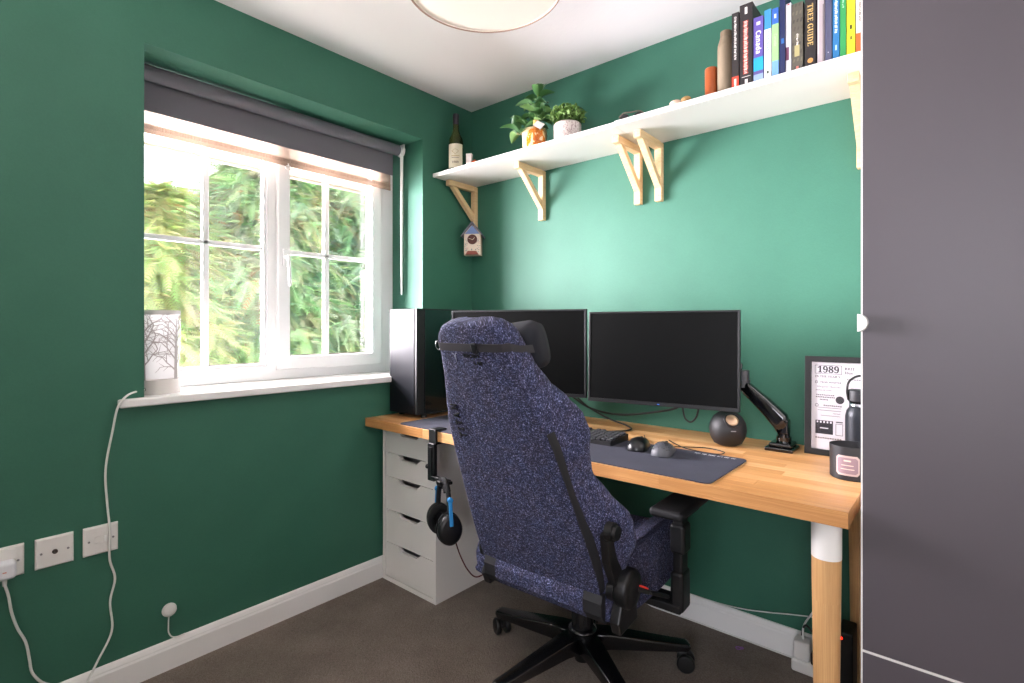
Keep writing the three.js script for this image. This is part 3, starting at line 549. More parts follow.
// drinks bottle and tub
{
  const t = thing('drinks_bottle', 'dark steel drinks bottle with loop handle before the picture', 'bottle', [1.795, DT, 0.228]);
  mesh('body', lathe([[0, 0], [0.034, 0], [0.0365, 0.003], [0.0365, 0.148], [0.033, 0.165], [0.0265, 0.174], [0.0265, 0.178], [0, 0.178]], 0, 0, 0, 40), std(0x20242b, 0.42, { metalness: 0.3 }), t);
  mesh('neck_ring', lathe([[0.0262, 0.178], [0.0268, 0.178], [0.0268, 0.192], [0, 0.192]], 0, 0, 0, 36), std(0xb9bdc6, 0.25, { metalness: 1 }), t);
  const cap = mesh('cap', lathe([[0, 0.192], [0.029, 0.192], [0.0295, 0.194], [0.0295, 0.222], [0.027, 0.225], [0, 0.225]], 0, 0, 0, 36), std(0x191b21, 0.5), t);
  mesh('handle', tube([[-0.03, 0.196, 0], [-0.0335, 0.222, 0], [-0.027, 0.25, 0], [0, 0.265, 0], [0.027, 0.25, 0], [0.0335, 0.222, 0], [0.03, 0.196, 0]], 0.0032, 50).rotateY(0.5), M.blackPlastic, cap);
  const u = thing('tub', 'black round tub with bronze label at the desk right end', 'tub', [1.791, DT, 0.345]); u.scale.set(0.93, 1, 0.93);
  mesh('wall', lathe([[0, 0], [0.052, 0], [0.0555, 0.003], [0.056, 0.088], [0.053, 0.088], [0.0525, 0.006], [0, 0.006]], 0, 0, 0, 48), std(0x17181d, 0.5), u);
  const lab = (r, w, y0, y1, cut) => { const pos = [], N = 10; const P = (s, y) => { const a = -0.06 + (s - 0.5) * w / r; return [r * Math.sin(a), y, r * Math.cos(a)]; }; for (let i = 0; i < N; i++) { const s = i / N, e = (i + 1) / N, c0 = cut * (s < 0.1 ? 1 - s / 0.1 : s > 0.9 ? (s - 0.9) / 0.1 : 0), c1 = cut * (e < 0.1 ? 1 - e / 0.1 : e > 0.9 ? (e - 0.9) / 0.1 : 0); const a = P(s, y0 + c0), b = P(e, y0 + c1), c = P(e, y1 - c1), d = P(s, y1 - c0); pos.push(...a, ...b, ...c, ...a, ...c, ...d); } const g = new THREE.BufferGeometry(); g.setAttribute('position', new THREE.Float32BufferAttribute(pos, 3)); g.computeVertexNormals(); return g; };
  mesh('label', lab(0.0566, 0.06, 0.014, 0.066, 0.006), std(0xb9a5a2, 0.4, { metalness: 0.3 }), u);
  mesh('label_panel', lab(0.0569, 0.052, 0.019, 0.061, 0.005), std(0x8a7680, 0.45, { metalness: 0.3 }), u);
  mesh('label_marks', [lab(0.0571, 0.018, 0.051, 0.055, 0), lab(0.0571, 0.03, 0.040, 0.042, 0), lab(0.0571, 0.034, 0.030, 0.032, 0)], std(0xd8c3b4, 0.5), u);
}
// headset hanger and headset
{
  const t = thing('headset_hanger', 'black clamp bracket on the desk front edge above drawers', 'bracket', [0.468, DT + 0.0035, 0.672]);
  mesh('clamp', [box(-0.021, 0.021, 0.001, 0.007, -0.045, 0.012, 0.002), box(-0.021, 0.021, -0.052, 0.007, 0.0015, 0.011, 0.002), box(-0.018, 0.018, -0.052, -0.045, -0.045, 0.011, 0.002)], M.blackPlastic, t);
  mesh('arm', [box(-0.019, 0.019, -0.19, -0.046, 0.001, 0.019, 0.003), box(-0.008, 0.008, -0.17, -0.06, 0.018, 0.0225, 0.001)], M.blackPlastic, t);
  mesh('hook', [bar([0, -0.176, 0.012], [0.105, -0.174, 0.018], 0.02, 0.014, 0.004), bar([0.105, -0.176, 0.012], [0.105, -0.172, 0.07], 0.026, 0.012, 0.004), bar([0.105, -0.174, 0.067], [0.105, -0.158, 0.071], 0.026, 0.008, 0.003)], M.blackPlastic, t);
  mesh('knob', cyl(0.009, 0.009, 0.012, -0.031, -0.14, 0.01, 18, 'x'), M.rubber, t);
}
{
  const t = thing('headset', 'black headset with blue stripe hanging below the desk edge', 'headset', [0.573, 0.431, 0.715], -0.42); t.scale.setScalar(1.1);
  const band = []; for (let i = 0; i <= 16; i++) { const a = PI * i / 16; band.push([Math.cos(a) * 0.058, 0.05 + Math.sin(a) * 0.085, 0.002]); }
  mesh('headband', [tube([[0.062, 0.02, 0.002], ...band.slice(1, -1), [-0.062, 0.02, 0.002]], 0.0085, 60, 10)], M.blackMatt, t);
  const pad = []; for (let i = 4; i <= 12; i++) { const a = PI * i / 16; pad.push([Math.cos(a) * 0.048, 0.05 + Math.sin(a) * 0.076, 0.002]); }
  mesh('headband_pad', tube(pad, 0.013, 40, 10), M.rubber, t);
  for (const s of [-1, 1]) {
    const cup = mesh('ear_cup', lathe([[0, 0.03], [0.03, 0.03], [0.042, 0.024], [0.045, 0.012], [0.044, 0], [0, 0]], 0, 0, 0, 36).scale(0.9, 1, 1.12).rotateX(PI / 2).rotateY(s * PI / 2).translate(s * 0.052, -0.01, 0.002), M.blackPlastic, t);
    mesh('ear_cushion', lathe([[0.018, 0], [0.026, -0.016], [0.04, -0.018], [0.046, -0.01], [0.046, 0], [0.018, 0]], 0, 0, 0, 36).scale(0.9, 1, 1.12).rotateX(PI / 2).rotateY(s * PI / 2).translate(s * 0.052, -0.01, 0.002), M.rubber, cup);
    mesh('stripe', [bar([s * 0.083, 0.006, 0.003], [s * 0.070, 0.082, 0.003], 0.012, 0.009, 0.003), cyl(0.009, 0.009, 0.010, s * 0.069 - 0.005, 0.086, 0.003, 16, 'x')], std(0x2a86c4, 0.5), cup).userData.label = 'bright blue stripe';
  }
  mesh('cord', tube([[0.052, -0.054, -0.0], [0.015, -0.042, -0.022], [0.025, -0.115, -0.046], [0.035, -0.166, -0.07], [0.034, -0.196, -0.1], [0.041, -0.186, -0.133], [0.053, -0.165, -0.168], [0.057, -0.179, -0.2], [0.027, -0.225, -0.266]], 0.0022, 90), std(0x5a1f1a, 0.6), t);
}

// ---------------------------------------------------------------- gaming chair
const boldFont = await new FontLoader().loadAsync('fonts/droid/droid_sans_bold.typeface.json');
{
  const t = thing('gaming_chair', 'dark blue heather fabric gaming chair with black wheeled base', 'chair', [1.055, 0, 0.535], 2 * PI / 180);
  const BL = std(0x0a0b0d, 0.45), BM = std(0x101115, 0.7), GL = phys(0x0a0b0d, 0.25, { clearcoat: 0.4, clearcoatRoughness: 0.2 });
  // star base
  const hub = mesh('base_hub', [lathe([[0, 0.035], [0.026, 0.035], [0.028, 0.06], [0.045, 0.075], [0.05, 0.12], [0.046, 0.132], [0, 0.132]], 0, 0, 0, 32)], GL, t);
  const spin = -2 * PI / 180;
  for (const deg of [177.4, 105.4, 33.4, 321.4, 249.4]) {
    const a = deg * PI / 180, rot = (g) => g.rotateY(-a - 2 * PI / 180 * 0);
    const leg = mesh('base_leg', rot(skin([[0.03, 0.075, 0.134, 0.036], [0.09, 0.078, 0.131, 0.032], [0.2, 0.071, 0.113, 0.027], [0.3, 0.066, 0.097, 0.023], [0.345, 0.064, 0.092, 0.021], [0.356, 0.068, 0.088, 0.015]].map(([x, y0, y1, w]) => { const c = 0.006; return [[x, y0, -w + c], [x, y0, w - c], [x, y0 + c, w], [x, y1 - c, w], [x, y1, w - c], [x, y1, -w + c], [x, y1 - c, -w], [x, y0 + c, -w]].reverse(); }))), GL, t);
    const ca = 0.9 + deg * 0.7;   // each wheel swivelled its own way
    const cs = (g) => rot(g.rotateY(ca).translate(0.332, 0, 0));
    const caster = mesh('caster', cs(mergeList([cyl(0.007, 0.007, 0.02, 0, 0.05, 0, 12), box(-0.012, 0.014, 0.03, 0.06, -0.008, 0.008, 0.004), cyl(0.006, 0.006, 0.052, 0.012, 0.0285, -0.026, 12, 'z')])), BL, leg);
    const wheel = (s) => cs(lathe([[0, -0.008], [0.024, -0.009], [0.0285, -0.006], [0.0285, 0.006], [0.024, 0.0095], [0.02, 0.008], [0.012, 0.010], [0, 0.010]], 0, 0, 0, 28).rotateX(s * PI / 2).translate(0.012, 0.0285, s * 0.018));
    mesh('wheel', mergeList([wheel(1), wheel(-1)]), BL, leg);
  }
  function mergeList(l) { return merge(l); }
  mesh('gas_lift', [cyl(0.036, 0.036, 0.075, 0, 0.13, 0, 32), lathe([[0.036, 0], [0.046, 0.002], [0.047, 0.012], [0.036, 0.018]], 0, 0.128, 0, 32), cyl(0.024, 0.024, 0.13, 0, 0.2, 0, 28)], GL, t);
  mesh('tilt_mechanism', [box(-0.11, 0.11, 0.285, 0.345, -0.14, 0.16, 0.012), box(-0.24, 0.24, 0.32, 0.345, -0.04, 0.2, 0.006)], BM, t);
  // seat cushion
  const seatRings = []; for (const [z, hw, yb, yt, side] of [[-0.235, 0.20, 0.395, 0.43, 0.0], [-0.225, 0.235, 0.36, 0.465, 0.012], [-0.17, 0.255, 0.345, 0.485, 0.03], [0.0, 0.262, 0.345, 0.475, 0.045], [0.15, 0.258, 0.345, 0.465, 0.045], [0.235, 0.245, 0.345, 0.455, 0.03], [0.262, 0.235, 0.35, 0.44, 0.0]]) {
    seatRings.push([[-hw + 0.02, yb, z], [hw - 0.02, yb, z], [hw, yb + 0.03, z], [hw + 0.004, yt - 0.02, z], [hw - 0.02, yt + side, z], [hw - 0.075, yt + side * 0.6, z], [hw - 0.11, yt, z], [0, yt - 0.004, z], [-hw + 0.11, yt, z], [-hw + 0.075, yt + side * 0.6, z], [-hw + 0.02, yt + side, z], [-hw - 0.004, yt - 0.02, z], [-hw, yb + 0.03, z]]);
  }
  mesh('seat', buv(skin(smoothRings(seatRings, 52, 20)), 0.8), M.fabric, t);
  function smoothRings(rings, n, rows) {
    const fine = rings.map((r) => { const c = new THREE.CatmullRomCurve3(r.map((p) => V(...p)), true, 'catmullrom', 0.35); const o = []; for (let i = 0; i < n; i++) o.push(c.getPoint(i / n)); return o; });
    const out = []; for (let k = 0; k <= rows; k++) { const ring = []; for (let i = 0; i < n; i++) ring.push(null); out.push(ring); }
    for (let i = 0; i < n; i++) { const c = new THREE.CatmullRomCurve3(fine.map((r) => r[i]), false, 'catmullrom', 0.4); for (let k = 0; k <= rows; k++) { const p = c.getPoint(k / rows); out[k][i] = [p.x, p.y, p.z]; } }
    return out;
  }
  // skirt below the backrest
  const skirt = (x0, x1, e) => skin([x0, x1].map((x) => { const k = x; return [[k, 0.335, 0.2], [k, 0.345, 0.262 + e], [k, 0.37, 0.282 + e], [k, 0.405, 0.286 + e], [k, 0.425, 0.278 + e], [k, 0.43, 0.2]]; })).toNonIndexed();
  const sk = (n, a, b, e, m) => { const g = skirt(a, b, e); g.computeVertexNormals(); mesh(n, buv(g, 0.8), m, t); };
  sk('seat_skirt', -0.14, 0.17, 0.001, M.fabric); sk('skirt_end', -0.185, -0.141, 0, BM); sk('skirt_end', 0.171, 0.228, 0, BM);
  // backrest: built upright in (u, v, w), then reclined about the hinge
  const O = V(0.012, 0.415, 0.272), rec = 23 * PI / 180;
  const place = (g) => g.rotateX(rec).translate(O.x, O.y, O.z);
  const back = new THREE.Matrix4().makeRotationX(rec).setPosition(O);
  const tab = [ // v, a, b, d, t
    [0.0, 0.205, 0.222, 0.085, 0.07], [0.05, 0.208, 0.255, 0.105, 0.08], [0.12, 0.205, 0.284, 0.13, 0.08], [0.19, 0.200, 0.280, 0.135, 0.08], [0.26, 0.193, 0.238, 0.12, 0.078], [0.33, 0.187, 0.208, 0.108, 0.075], [0.39, 0.182, 0.210, 0.115, 0.072],
    [0.45, 0.176, 0.219, 0.125, 0.07], [0.50, 0.168, 0.210, 0.125, 0.07], [0.55, 0.156, 0.180, 0.115, 0.07], [0.60, 0.141, 0.150, 0.098, 0.07], [0.66, 0.126, 0.130, 0.085, 0.07], [0.71, 0.116, 0.120, 0.08, 0.07], [0.75, 0.111, 0.113, 0.075, 0.066], [0.775, 0.101, 0.103, 0.066, 0.058], [0.790, 0.084, 0.087, 0.055, 0.05]];
  const A = (v) => interp(tab, v);
  const rings = [];
  const NV = 44;
  const ringAt = (v, k = 1, wk = 0) => {
    const [a, b, d, tt] = A(v), sh = (p) => [p[0] * k, v, p[1] * (1 - wk) - d * wk * 0.5];
    const right = [[a - 0.012, 0.001], [a, -0.006], [a + (b - a) * 0.35 + 0.004, -d * 0.3], [b - (b - a) * 0.12 + 0.003, -d * 0.68], [b, -d + 0.016], [b - 0.012, -d], [b - 0.038, -d - 0.004], [Math.max(b - 0.075, a * 0.5), -d * 0.85], [a * 0.42, -tt]];
    const pts = [[0, 0.004], ...right, [0, -tt], ...right.slice().reverse().map(([x, w]) => [-x, w])];
    const c = new THREE.CatmullRomCurve3(pts.map((p) => V(...sh(p))), true, 'catmullrom', 0.38), o = []; for (let i = 0; i < 80; i++) { const q = c.getPoint(i / 80); o.push([q.x, q.y, q.z]); } return o;
  };
  for (let i = 0; i <= NV; i++) rings.push(ringAt(0.787 * i / NV));
  const r1 = ringAt(0.787, 0.8, 0.25); r1.forEach((p) => p[1] += 0.007); const r2 = ringAt(0.787, 0.5, 0.55); r2.forEach((p) => p[1] += 0.011); rings.push(r1, r2);
  const b0 = ringAt(0, 0.94, 0.3); b0.forEach((p) => p[1] -= 0.008); rings.unshift(b0);
  const backG = skin(rings);
  { // fabric uv: along the surface
    const p = backG.attributes.position, n = backG.attributes.normal, uv = new Float32Array(p.count * 2); for (let i = 0; i < p.count; i++) { uv[2 * i] = (p.getX(i) - p.getZ(i) * Math.sign(p.getX(i))) / 0.8; uv[2 * i + 1] = p.getY(i) / 0.8; } backG.setAttribute('uv', new THREE.BufferAttribute(uv, 2));
  }
  const bk = mesh('backrest', place(backG), M.fabric, t);
  // dark strip along the visible seam
  for (const s of [1]) {
    const rr2 = [];
    for (let i = 0; i <= 24; i++) { const v = 0.012 + 0.49 * i / 24, r = ringAt(v), at = (k) => r[s > 0 ? k : 80 - k], A1 = at(6), A2 = at(7), A3 = at(8), A4 = at(10), o = 0.0022, X = (p, dx, dz) => [p[0] + s * dx, p[1], p[2] + dz]; const ring = [X(A1, 0, o), X(A2, o * .6, o), X(A3, o, o * .7), X(A4, o, 0), X(A4, -0.004, 0), X(A2, -0.004, -0.004)]; rr2.push(s > 0 ? ring : ring.reverse()); }
    mesh('seam_strip', place(skin(rr2)), BM, bk);
  }
  // piping line along the bottom of the back
  mesh('bottom_piping', place(tube([[-0.2, 0.006, 0.001], [-0.1, 0.004, 0.004], [0, 0.003, 0.005], [0.1, 0.004, 0.004], [0.2, 0.006, 0.001]], 0.004, 40)), BM, bk);
  const wAt = (u, v) => { const r = ringAt(v); let best = -9; for (let i = 0; i < 80; i++) { const p = r[i], q = r[(i + 1) % 80]; if ((p[0] - u) * (q[0] - u) <= 0 && p[0] !== q[0]) best = Math.max(best, p[2] + (q[2] - p[2]) * (u - p[0]) / (q[0] - p[0])); } return best; };
  // lettering on the back
  const txtM = std(0x0b0b10, 0.5);
  const text = (s, size) => { const g = new TextGeometry(s, { font: boldFont, size, depth: 0.003, curveSegments: 3, bevelEnabled: false }); g.computeBoundingBox(); const b = g.boundingBox; return g.translate(-(b.min.x + b.max.x) / 2, -(b.min.y + b.max.y) / 2, 0); };
  mesh('lettering', [place(text('T I T A N', 0.0175).scale(1.12, 1.35, 1).rotateZ(PI / 2 + 0.02).translate(-0.124, 0.508, wAt(-0.124, 0.508) - 0.0002)), place(text('SECRET', 0.009).scale(1.3, 1, 1).translate(0.0, 0.712, wAt(0, 0.712) - 0.0002)), place(text('LAB', 0.009).scale(1.3, 1, 1).translate(0.016, 0.692, wAt(0.016, 0.692) - 0.0002))], txtM, bk);
  mesh('emblem', place(extrude(shape([[-0.010, 0.012], [-0.003, 0.008], [0, -0.014], [0.003, 0.008], [0.010, 0.012], [0.004, 0.012], [0, 0.004], [-0.004, 0.012]]), 0.0015).translate(-0.06, 0.705, wAt(-0.06, 0.705) - 0.0002)), std(0x9498ab, 0.5), bk);
  // head pillow and its strap
  const pil = []; for (const [u, hh, dd] of [[-0.135, 0.03, 0.012], [-0.128, 0.05, 0.03], [-0.095, 0.055, 0.045], [0, 0.045, 0.04], [0.095, 0.055, 0.045], [0.128, 0.05, 0.03], [0.135, 0.03, 0.012]]) { const r = []; for (let k = 0; k < 20; k++) { const a = k / 20 * 2 * PI, q = (c) => Math.sign(c) * Math.pow(Math.abs(c), 0.7); r.push([u, 0.688 + q(Math.sin(a)) * hh * 1.15, -0.118 + q(Math.cos(a)) * dd]); } pil.push(r.reverse()); }
  mesh('head_pillow', place(skin(pil)), std(0x11141c, 0.85), t);
  const sv = 0.735; const loop = []; { const [a, b, d] = A(sv); const o = 0.003; loop.push([-b - o - .002, sv - 0.012, -d], [-a - o, sv - 0.002, -0.01], [-a + 0.01, sv, o + 0.001], [0, sv, 0.004 + o], [a - 0.01, sv, o + 0.001], [a + o + .002, sv - 0.004, -0.012], [b + o + .004, sv - 0.024, -d * 0.55], [b + o + 0.006, sv - 0.042, -d - 0.01]); }
  const lc = new THREE.CatmullRomCurve3(loop.map((p) => V(...p)), false, 'catmullrom', 0.2), strap = []; for (let i = 0; i <= 60; i++) { const p = lc.getPoint(i / 60), tg = lc.getTangent(i / 60), nn = V(tg.z, 0, -tg.x).normalize().multiplyScalar(-0.0012), w = 0.0105; strap.push([[p.x + nn.x, p.y - w, p.z + nn.z], [p.x - nn.x, p.y - w, p.z - nn.z], [p.x - nn.x, p.y + w, p.z - nn.z], [p.x + nn.x, p.y + w, p.z + nn.z]]); }
  { const g = skin(strap).toNonIndexed(); g.computeVertexNormals(); mesh('strap', place(g), std(0x2b292c, 0.8, { side: THREE.DoubleSide }), t); }
  mesh('strap_buckle', place(new RoundedBoxGeometry(0.018, 0.028, 0.008, 2, 0.003).translate(0.022, sv, wAt(0.022, sv) + 0.006)), std(0x131417, 0.35), t);
  mesh('strap_ring', place(new THREE.TorusGeometry(0.012, 0.002, 8, 20).scale(0.5, 1, 1).rotateY(1.0).translate(-0.1165, sv, -0.001)), M.chrome, t);
  // lumbar knobs on the side of the back
  for (const s of [1]) mesh('lumbar_knob', place(mergeList([cyl(0.024, 0.024, 0.02, 0, 0, 0, 28, 'x'), cyl(0.019, 0.018, 0.012, 0.018, 0, 0, 28, 'x')]).rotateY(s > 0 ? 0 : PI).translate(s * 0.247, 0.20, -0.045)), BL, t);
  // recline hinges with angular uprights
  for (const s of [-1, 1]) {
    const HX = s > 0 ? 0.25 : 0.19;
    const side = (name, g, m) => { const k = mesh(name, merge(Array.isArray(g) ? g : [g]), m, t); if (s < 0) { k.geometry.scale(-1, 1, 1); const p = k.geometry; for (const at of Object.values(p.attributes)) { const q = at.itemSize; for (let i = 0; i < at.count; i += 3) for (let j = 0; j < q; j++) { const x = at.array[(i + 1) * q + j]; at.array[(i + 1) * q + j] = at.array[(i + 2) * q + j]; at.array[(i + 2) * q + j] = x; } } p.computeVertexNormals(); } return k; };
    const y = 0.437, z = 0.215;
    side('hinge_cover', [lathe([[0, 0], [0.05, 0], [0.053, 0.006], [0.053, 0.03], [0.047, 0.038], [0.03, 0.04], [0, 0.04]], 0, 0, 0, 40).rotateZ(-PI / 2).translate(HX, y, z), cyl(0.03, 0.03, 0.02, HX - 0.017, y, z + 0.028, 24, 'x')], BL);
    const up = extrude(shape([[-0.035, -0.075], [0.03, -0.05], [0.05, 0.02], [0.088, 0.09], [0.10, 0.165], [0.082, 0.19], [0.045, 0.15], [0.005, 0.06], [-0.035, 0.03]]), 0.024, 0.004).rotateY(-PI / 2).translate(HX + 0.012, y, z);
    side('hinge_upright', [up], BL);
    side('hinge_foot', [extrude(shape([[-0.06, 0.33], [0.04, 0.325], [0.055, 0.36], [0.03, 0.42], [-0.05, 0.42]]), 0.03, 0.005).rotateY(-PI / 2).translate(HX + 0.022, 0, z)], BL);
    // arm rest
    side('armrest_bracket', [box(0.17, 0.34, 0.30, 0.325, -0.06, 0.02, 0.006), box(0.305, 0.345, 0.30, 0.42, -0.055, 0.015, 0.012)], BL);
    side('armrest_post', [box(0.31, 0.34, 0.40, 0.60, -0.045, 0.005, 0.008), box(0.302, 0.348, 0.47, 0.56, -0.05, 0.01, 0.012)], BL);
    side('armrest_pad', [new RoundedBoxGeometry(0.098, 0.026, 0.26, 4, 0.012).translate(0.33, 0.617, -0.02), box(0.295, 0.365, 0.592, 0.606, -0.07, 0.03, 0.004)], BM);
  }
  // recline lever on the right with a red mark
  mesh('recline_lever', [bar([0.283, 0.43, 0.19], [0.30, 0.41, 0.15], 0.016, 0.014, 0.004), bar([0.30, 0.41, 0.15], [0.325, 0.375, 0.075], 0.018, 0.011, 0.005)], BL, t);
  mesh('lever_mark', bar([0.287, 0.439, 0.186], [0.30, 0.423, 0.158], 0.010, 0.004), std(0xd3342c, 0.5), t).userData.label = 'small red lever mark';
}

// ---------------------------------------------------------------- wall shelf
const ST = 1.906;
solo('shelf_board', buv(box(0.003, 1.031, 1.887, ST, 0.001, 0.278, 0.0015), 1), M.shelf, 'white shelf board in the corner carrying plants and bottle', 'shelf');
solo('shelf_board', buv(box(1.033, 1.842, 1.886, ST, 0.001, 0.286, 0.0015), 1), M.shelf, 'white shelf board carrying the books, right of the joint', 'shelf');
function bracket(label, x) {
  const t = thing('shelf_bracket', label, 'shelf bracket', [x, 1.886, 0]), w = 0.0145, y = -0.003;
  const uvx = (g) => { const q = buv(g, 0.3); return q; };
  const vert = mesh('upright', uvx(box(-w, w, -0.238, y, 0.001, 0.025, 0.002)), M.birch, t);
  mesh('arm', uvx(box(-w, w, -0.029, y + 0.0025, 0.026, 0.205, 0.002)), M.birch, t);
  mesh('brace', uvx(extrude(shape([[0.026, -0.185], [0.026, -0.150], [0.152, -0.030], [0.182, -0.030]]), 2 * w - 0.004, 0.001).rotateY(-PI / 2).translate(w - 0.002, 0, 0)), M.birch, t);
  for (const yy of [-0.215]) mesh('screw', cyl(0.0035, 0.003, 0.002, 0, yy, 0.0245, 12, 'z'), M.screw, vert);
  return t;
}
bracket('birch shelf bracket in the corner above the bird clock', 0.034);
bracket('birch shelf bracket below the potted plants', 0.488);
bracket('birch shelf bracket, left of the pair at the joint', 0.992);
bracket('birch shelf bracket, right of the pair at the joint', 1.084);
bracket('birch shelf bracket beside the wardrobe below the books', 1.775);

// bird house clock
{
  const t = thing('bird_clock', 'small painted bird house clock hanging in the corner', 'clock', [0.052, 1.512, 0.034], 0.62); t.scale.setScalar(1.22);
  const w = 0.036, h = 0.09;
  const front = canvasTex(256, 400, (c, W, Hh) => {
    c.fillStyle = '#e2d2c2'; c.fillRect(0, 0, W, Hh); let q = 5; const r = () => { q = (q * 16807) % 2147483647; return q / 2147483647; };
    for (let i = 0; i < 60; i++) { c.fillStyle = ['#3f7f8f', '#4f8a72', '#c7b8a6', '#c98f86'][i % 4]; const x = r() < 0.5 ? r() * 55 : 200 + r() * 56, y = 100 + r() * 260; c.fillRect(x, y, 9, 14); }
    c.fillStyle = '#3f7f7f'; c.fillRect(110, 285, 14, 30); c.fillRect(175, 290, 12, 22);
  });
  mesh('house_body', extrude(shape([[-w, 0], [w, 0], [w, h], [0, h + 0.042], [-w, h]]), 0.045, 0.001), std(0xd8c6b4, 0.7), t);
  mesh('front_print', (() => { const g = new THREE.PlaneGeometry(2 * w - 0.004, h - 0.004).translate(0, h / 2, 0.0455); return g; })(), std(0xffffff, 0.7, { map: front }), t);
  mesh('gable', extrude(shape([[-w + 0.004, h], [w - 0.004, h], [0, h + 0.036]]), 0.003).translate(0, 0, 0.044), std(0x7389b8, 0.7), t);
  for (const s of [-1, 1]) mesh('roof_panel', bar([s * 0.048, h - 0.012, 0.024], [0, h + 0.05, 0.024], 0.062, 0.005).clone(), std(0x6d6f7c, 0.6), t);
  mesh('clock_face', [cyl(0.021, 0.021, 0.003, 0, 0.066, 0.0455, 32, 'z')], std(0x4b1d16, 0.6), t);
  mesh('clock_hands', [bar([-0.015, 0.071, 0.0495], [0.002, 0.064, 0.0495], 0.0035, 0.0012), bar([0.002, 0.064, 0.0495], [0.010, 0.074, 0.0495], 0.0035, 0.0012)], std(0xe9d9bd, 0.5), t);
  mesh('ledge', extrude(shape([[-0.028, 0.001], [0.028, 0.001], [0.018, 0.016], [-0.018, 0.016]]), 0.012, 0.001).translate(0, 0, 0.0455), std(0x8b4638, 0.7), t);
}
// wine bottle, small carton and red cap
{
  const t = thing('wine_bottle', 'green glass wine bottle with cream label at the shelf corner', 'bottle', [0.087, ST, 0.198], 0.72);
  const g = phys(0x5a6a2a, 0.08, { transmission: 0.7, thickness: 0.03, ior: 1.5, attenuationColor: new THREE.Color(0x5f7420), attenuationDistance: 0.03 });
  mesh('glass', lathe([[0, 0], [0.033, 0], [0.0365, 0.004], [0.037, 0.15], [0.034, 0.172], [0.022, 0.197], [0.0155, 0.215], [0.0145, 0.255], [0.016, 0.258], [0.0145, 0.29], [0, 0.29]], 0, 0, 0, 40), g, t);
  mesh('foil_capsule', lathe([[0.0152, 0.245], [0.0158, 0.246], [0.0165, 0.287], [0.016, 0.297], [0.013, 0.299], [0, 0.299]], 0, 0, 0, 32), std(0x2a2230, 0.4), t);
  const lab = canvasTex(256, 380, (c, W, Hh) => { c.fillStyle = '#e6dfc6'; c.fillRect(0, 0, W, Hh); c.strokeStyle = c.fillStyle = '#b39a5a'; c.lineWidth = 5; c.beginPath(); c.arc(128, 130, 42, PI, 0); c.stroke(); c.beginPath(); c.moveTo(70, 110); c.lineTo(128, 170); c.lineTo(186, 110); c.stroke(); c.fillRect(60, 190, 136, 8); c.fillStyle = '#5c5140'; c.fillRect(70, 220, 116, 6); c.font = 'bold 46px serif'; c.textAlign = 'center'; c.fillText('1989', 128, 310); });
  const lg = new THREE.CylinderGeometry(0.0373, 0.0373, 0.118, 28, 1, true, -1.15, 2.3).translate(0, 0.082, 0);
  mesh('label', lg, std(0xffffff, 0.75, { map: lab }), t);
  const c = thing('candle_box', 'small white carton beside the wine bottle', 'carton', [0.17, ST, 0.185], 0.5);
  mesh('carton', [box(-0.014, 0.014, 0, 0.083, -0.012, 0.012, 0.001)], std(0xe4ddd9, 0.6), c); mesh('lid_flap', box(-0.0145, 0.0145, 0.078, 0.085, -0.0125, 0.0125, 0.001), std(0xeee8e4, 0.6), c);
  const rd = thing('red_trinket', 'small orange red trinket beside the white carton', 'ornament', [0.215, ST, 0.195]);
  mesh('body', lathe([[0, 0], [0.018, 0], [0.021, 0.006], [0.02, 0.03], [0.012, 0.04], [0, 0.042]], 0, 0, 0, 24), std(0xd85a35, 0.5), rd); mesh('knob', new THREE.SphereGeometry(0.004, 12, 8).translate(0, 0.044, 0), std(0xb03a20, 0.5), rd);
}
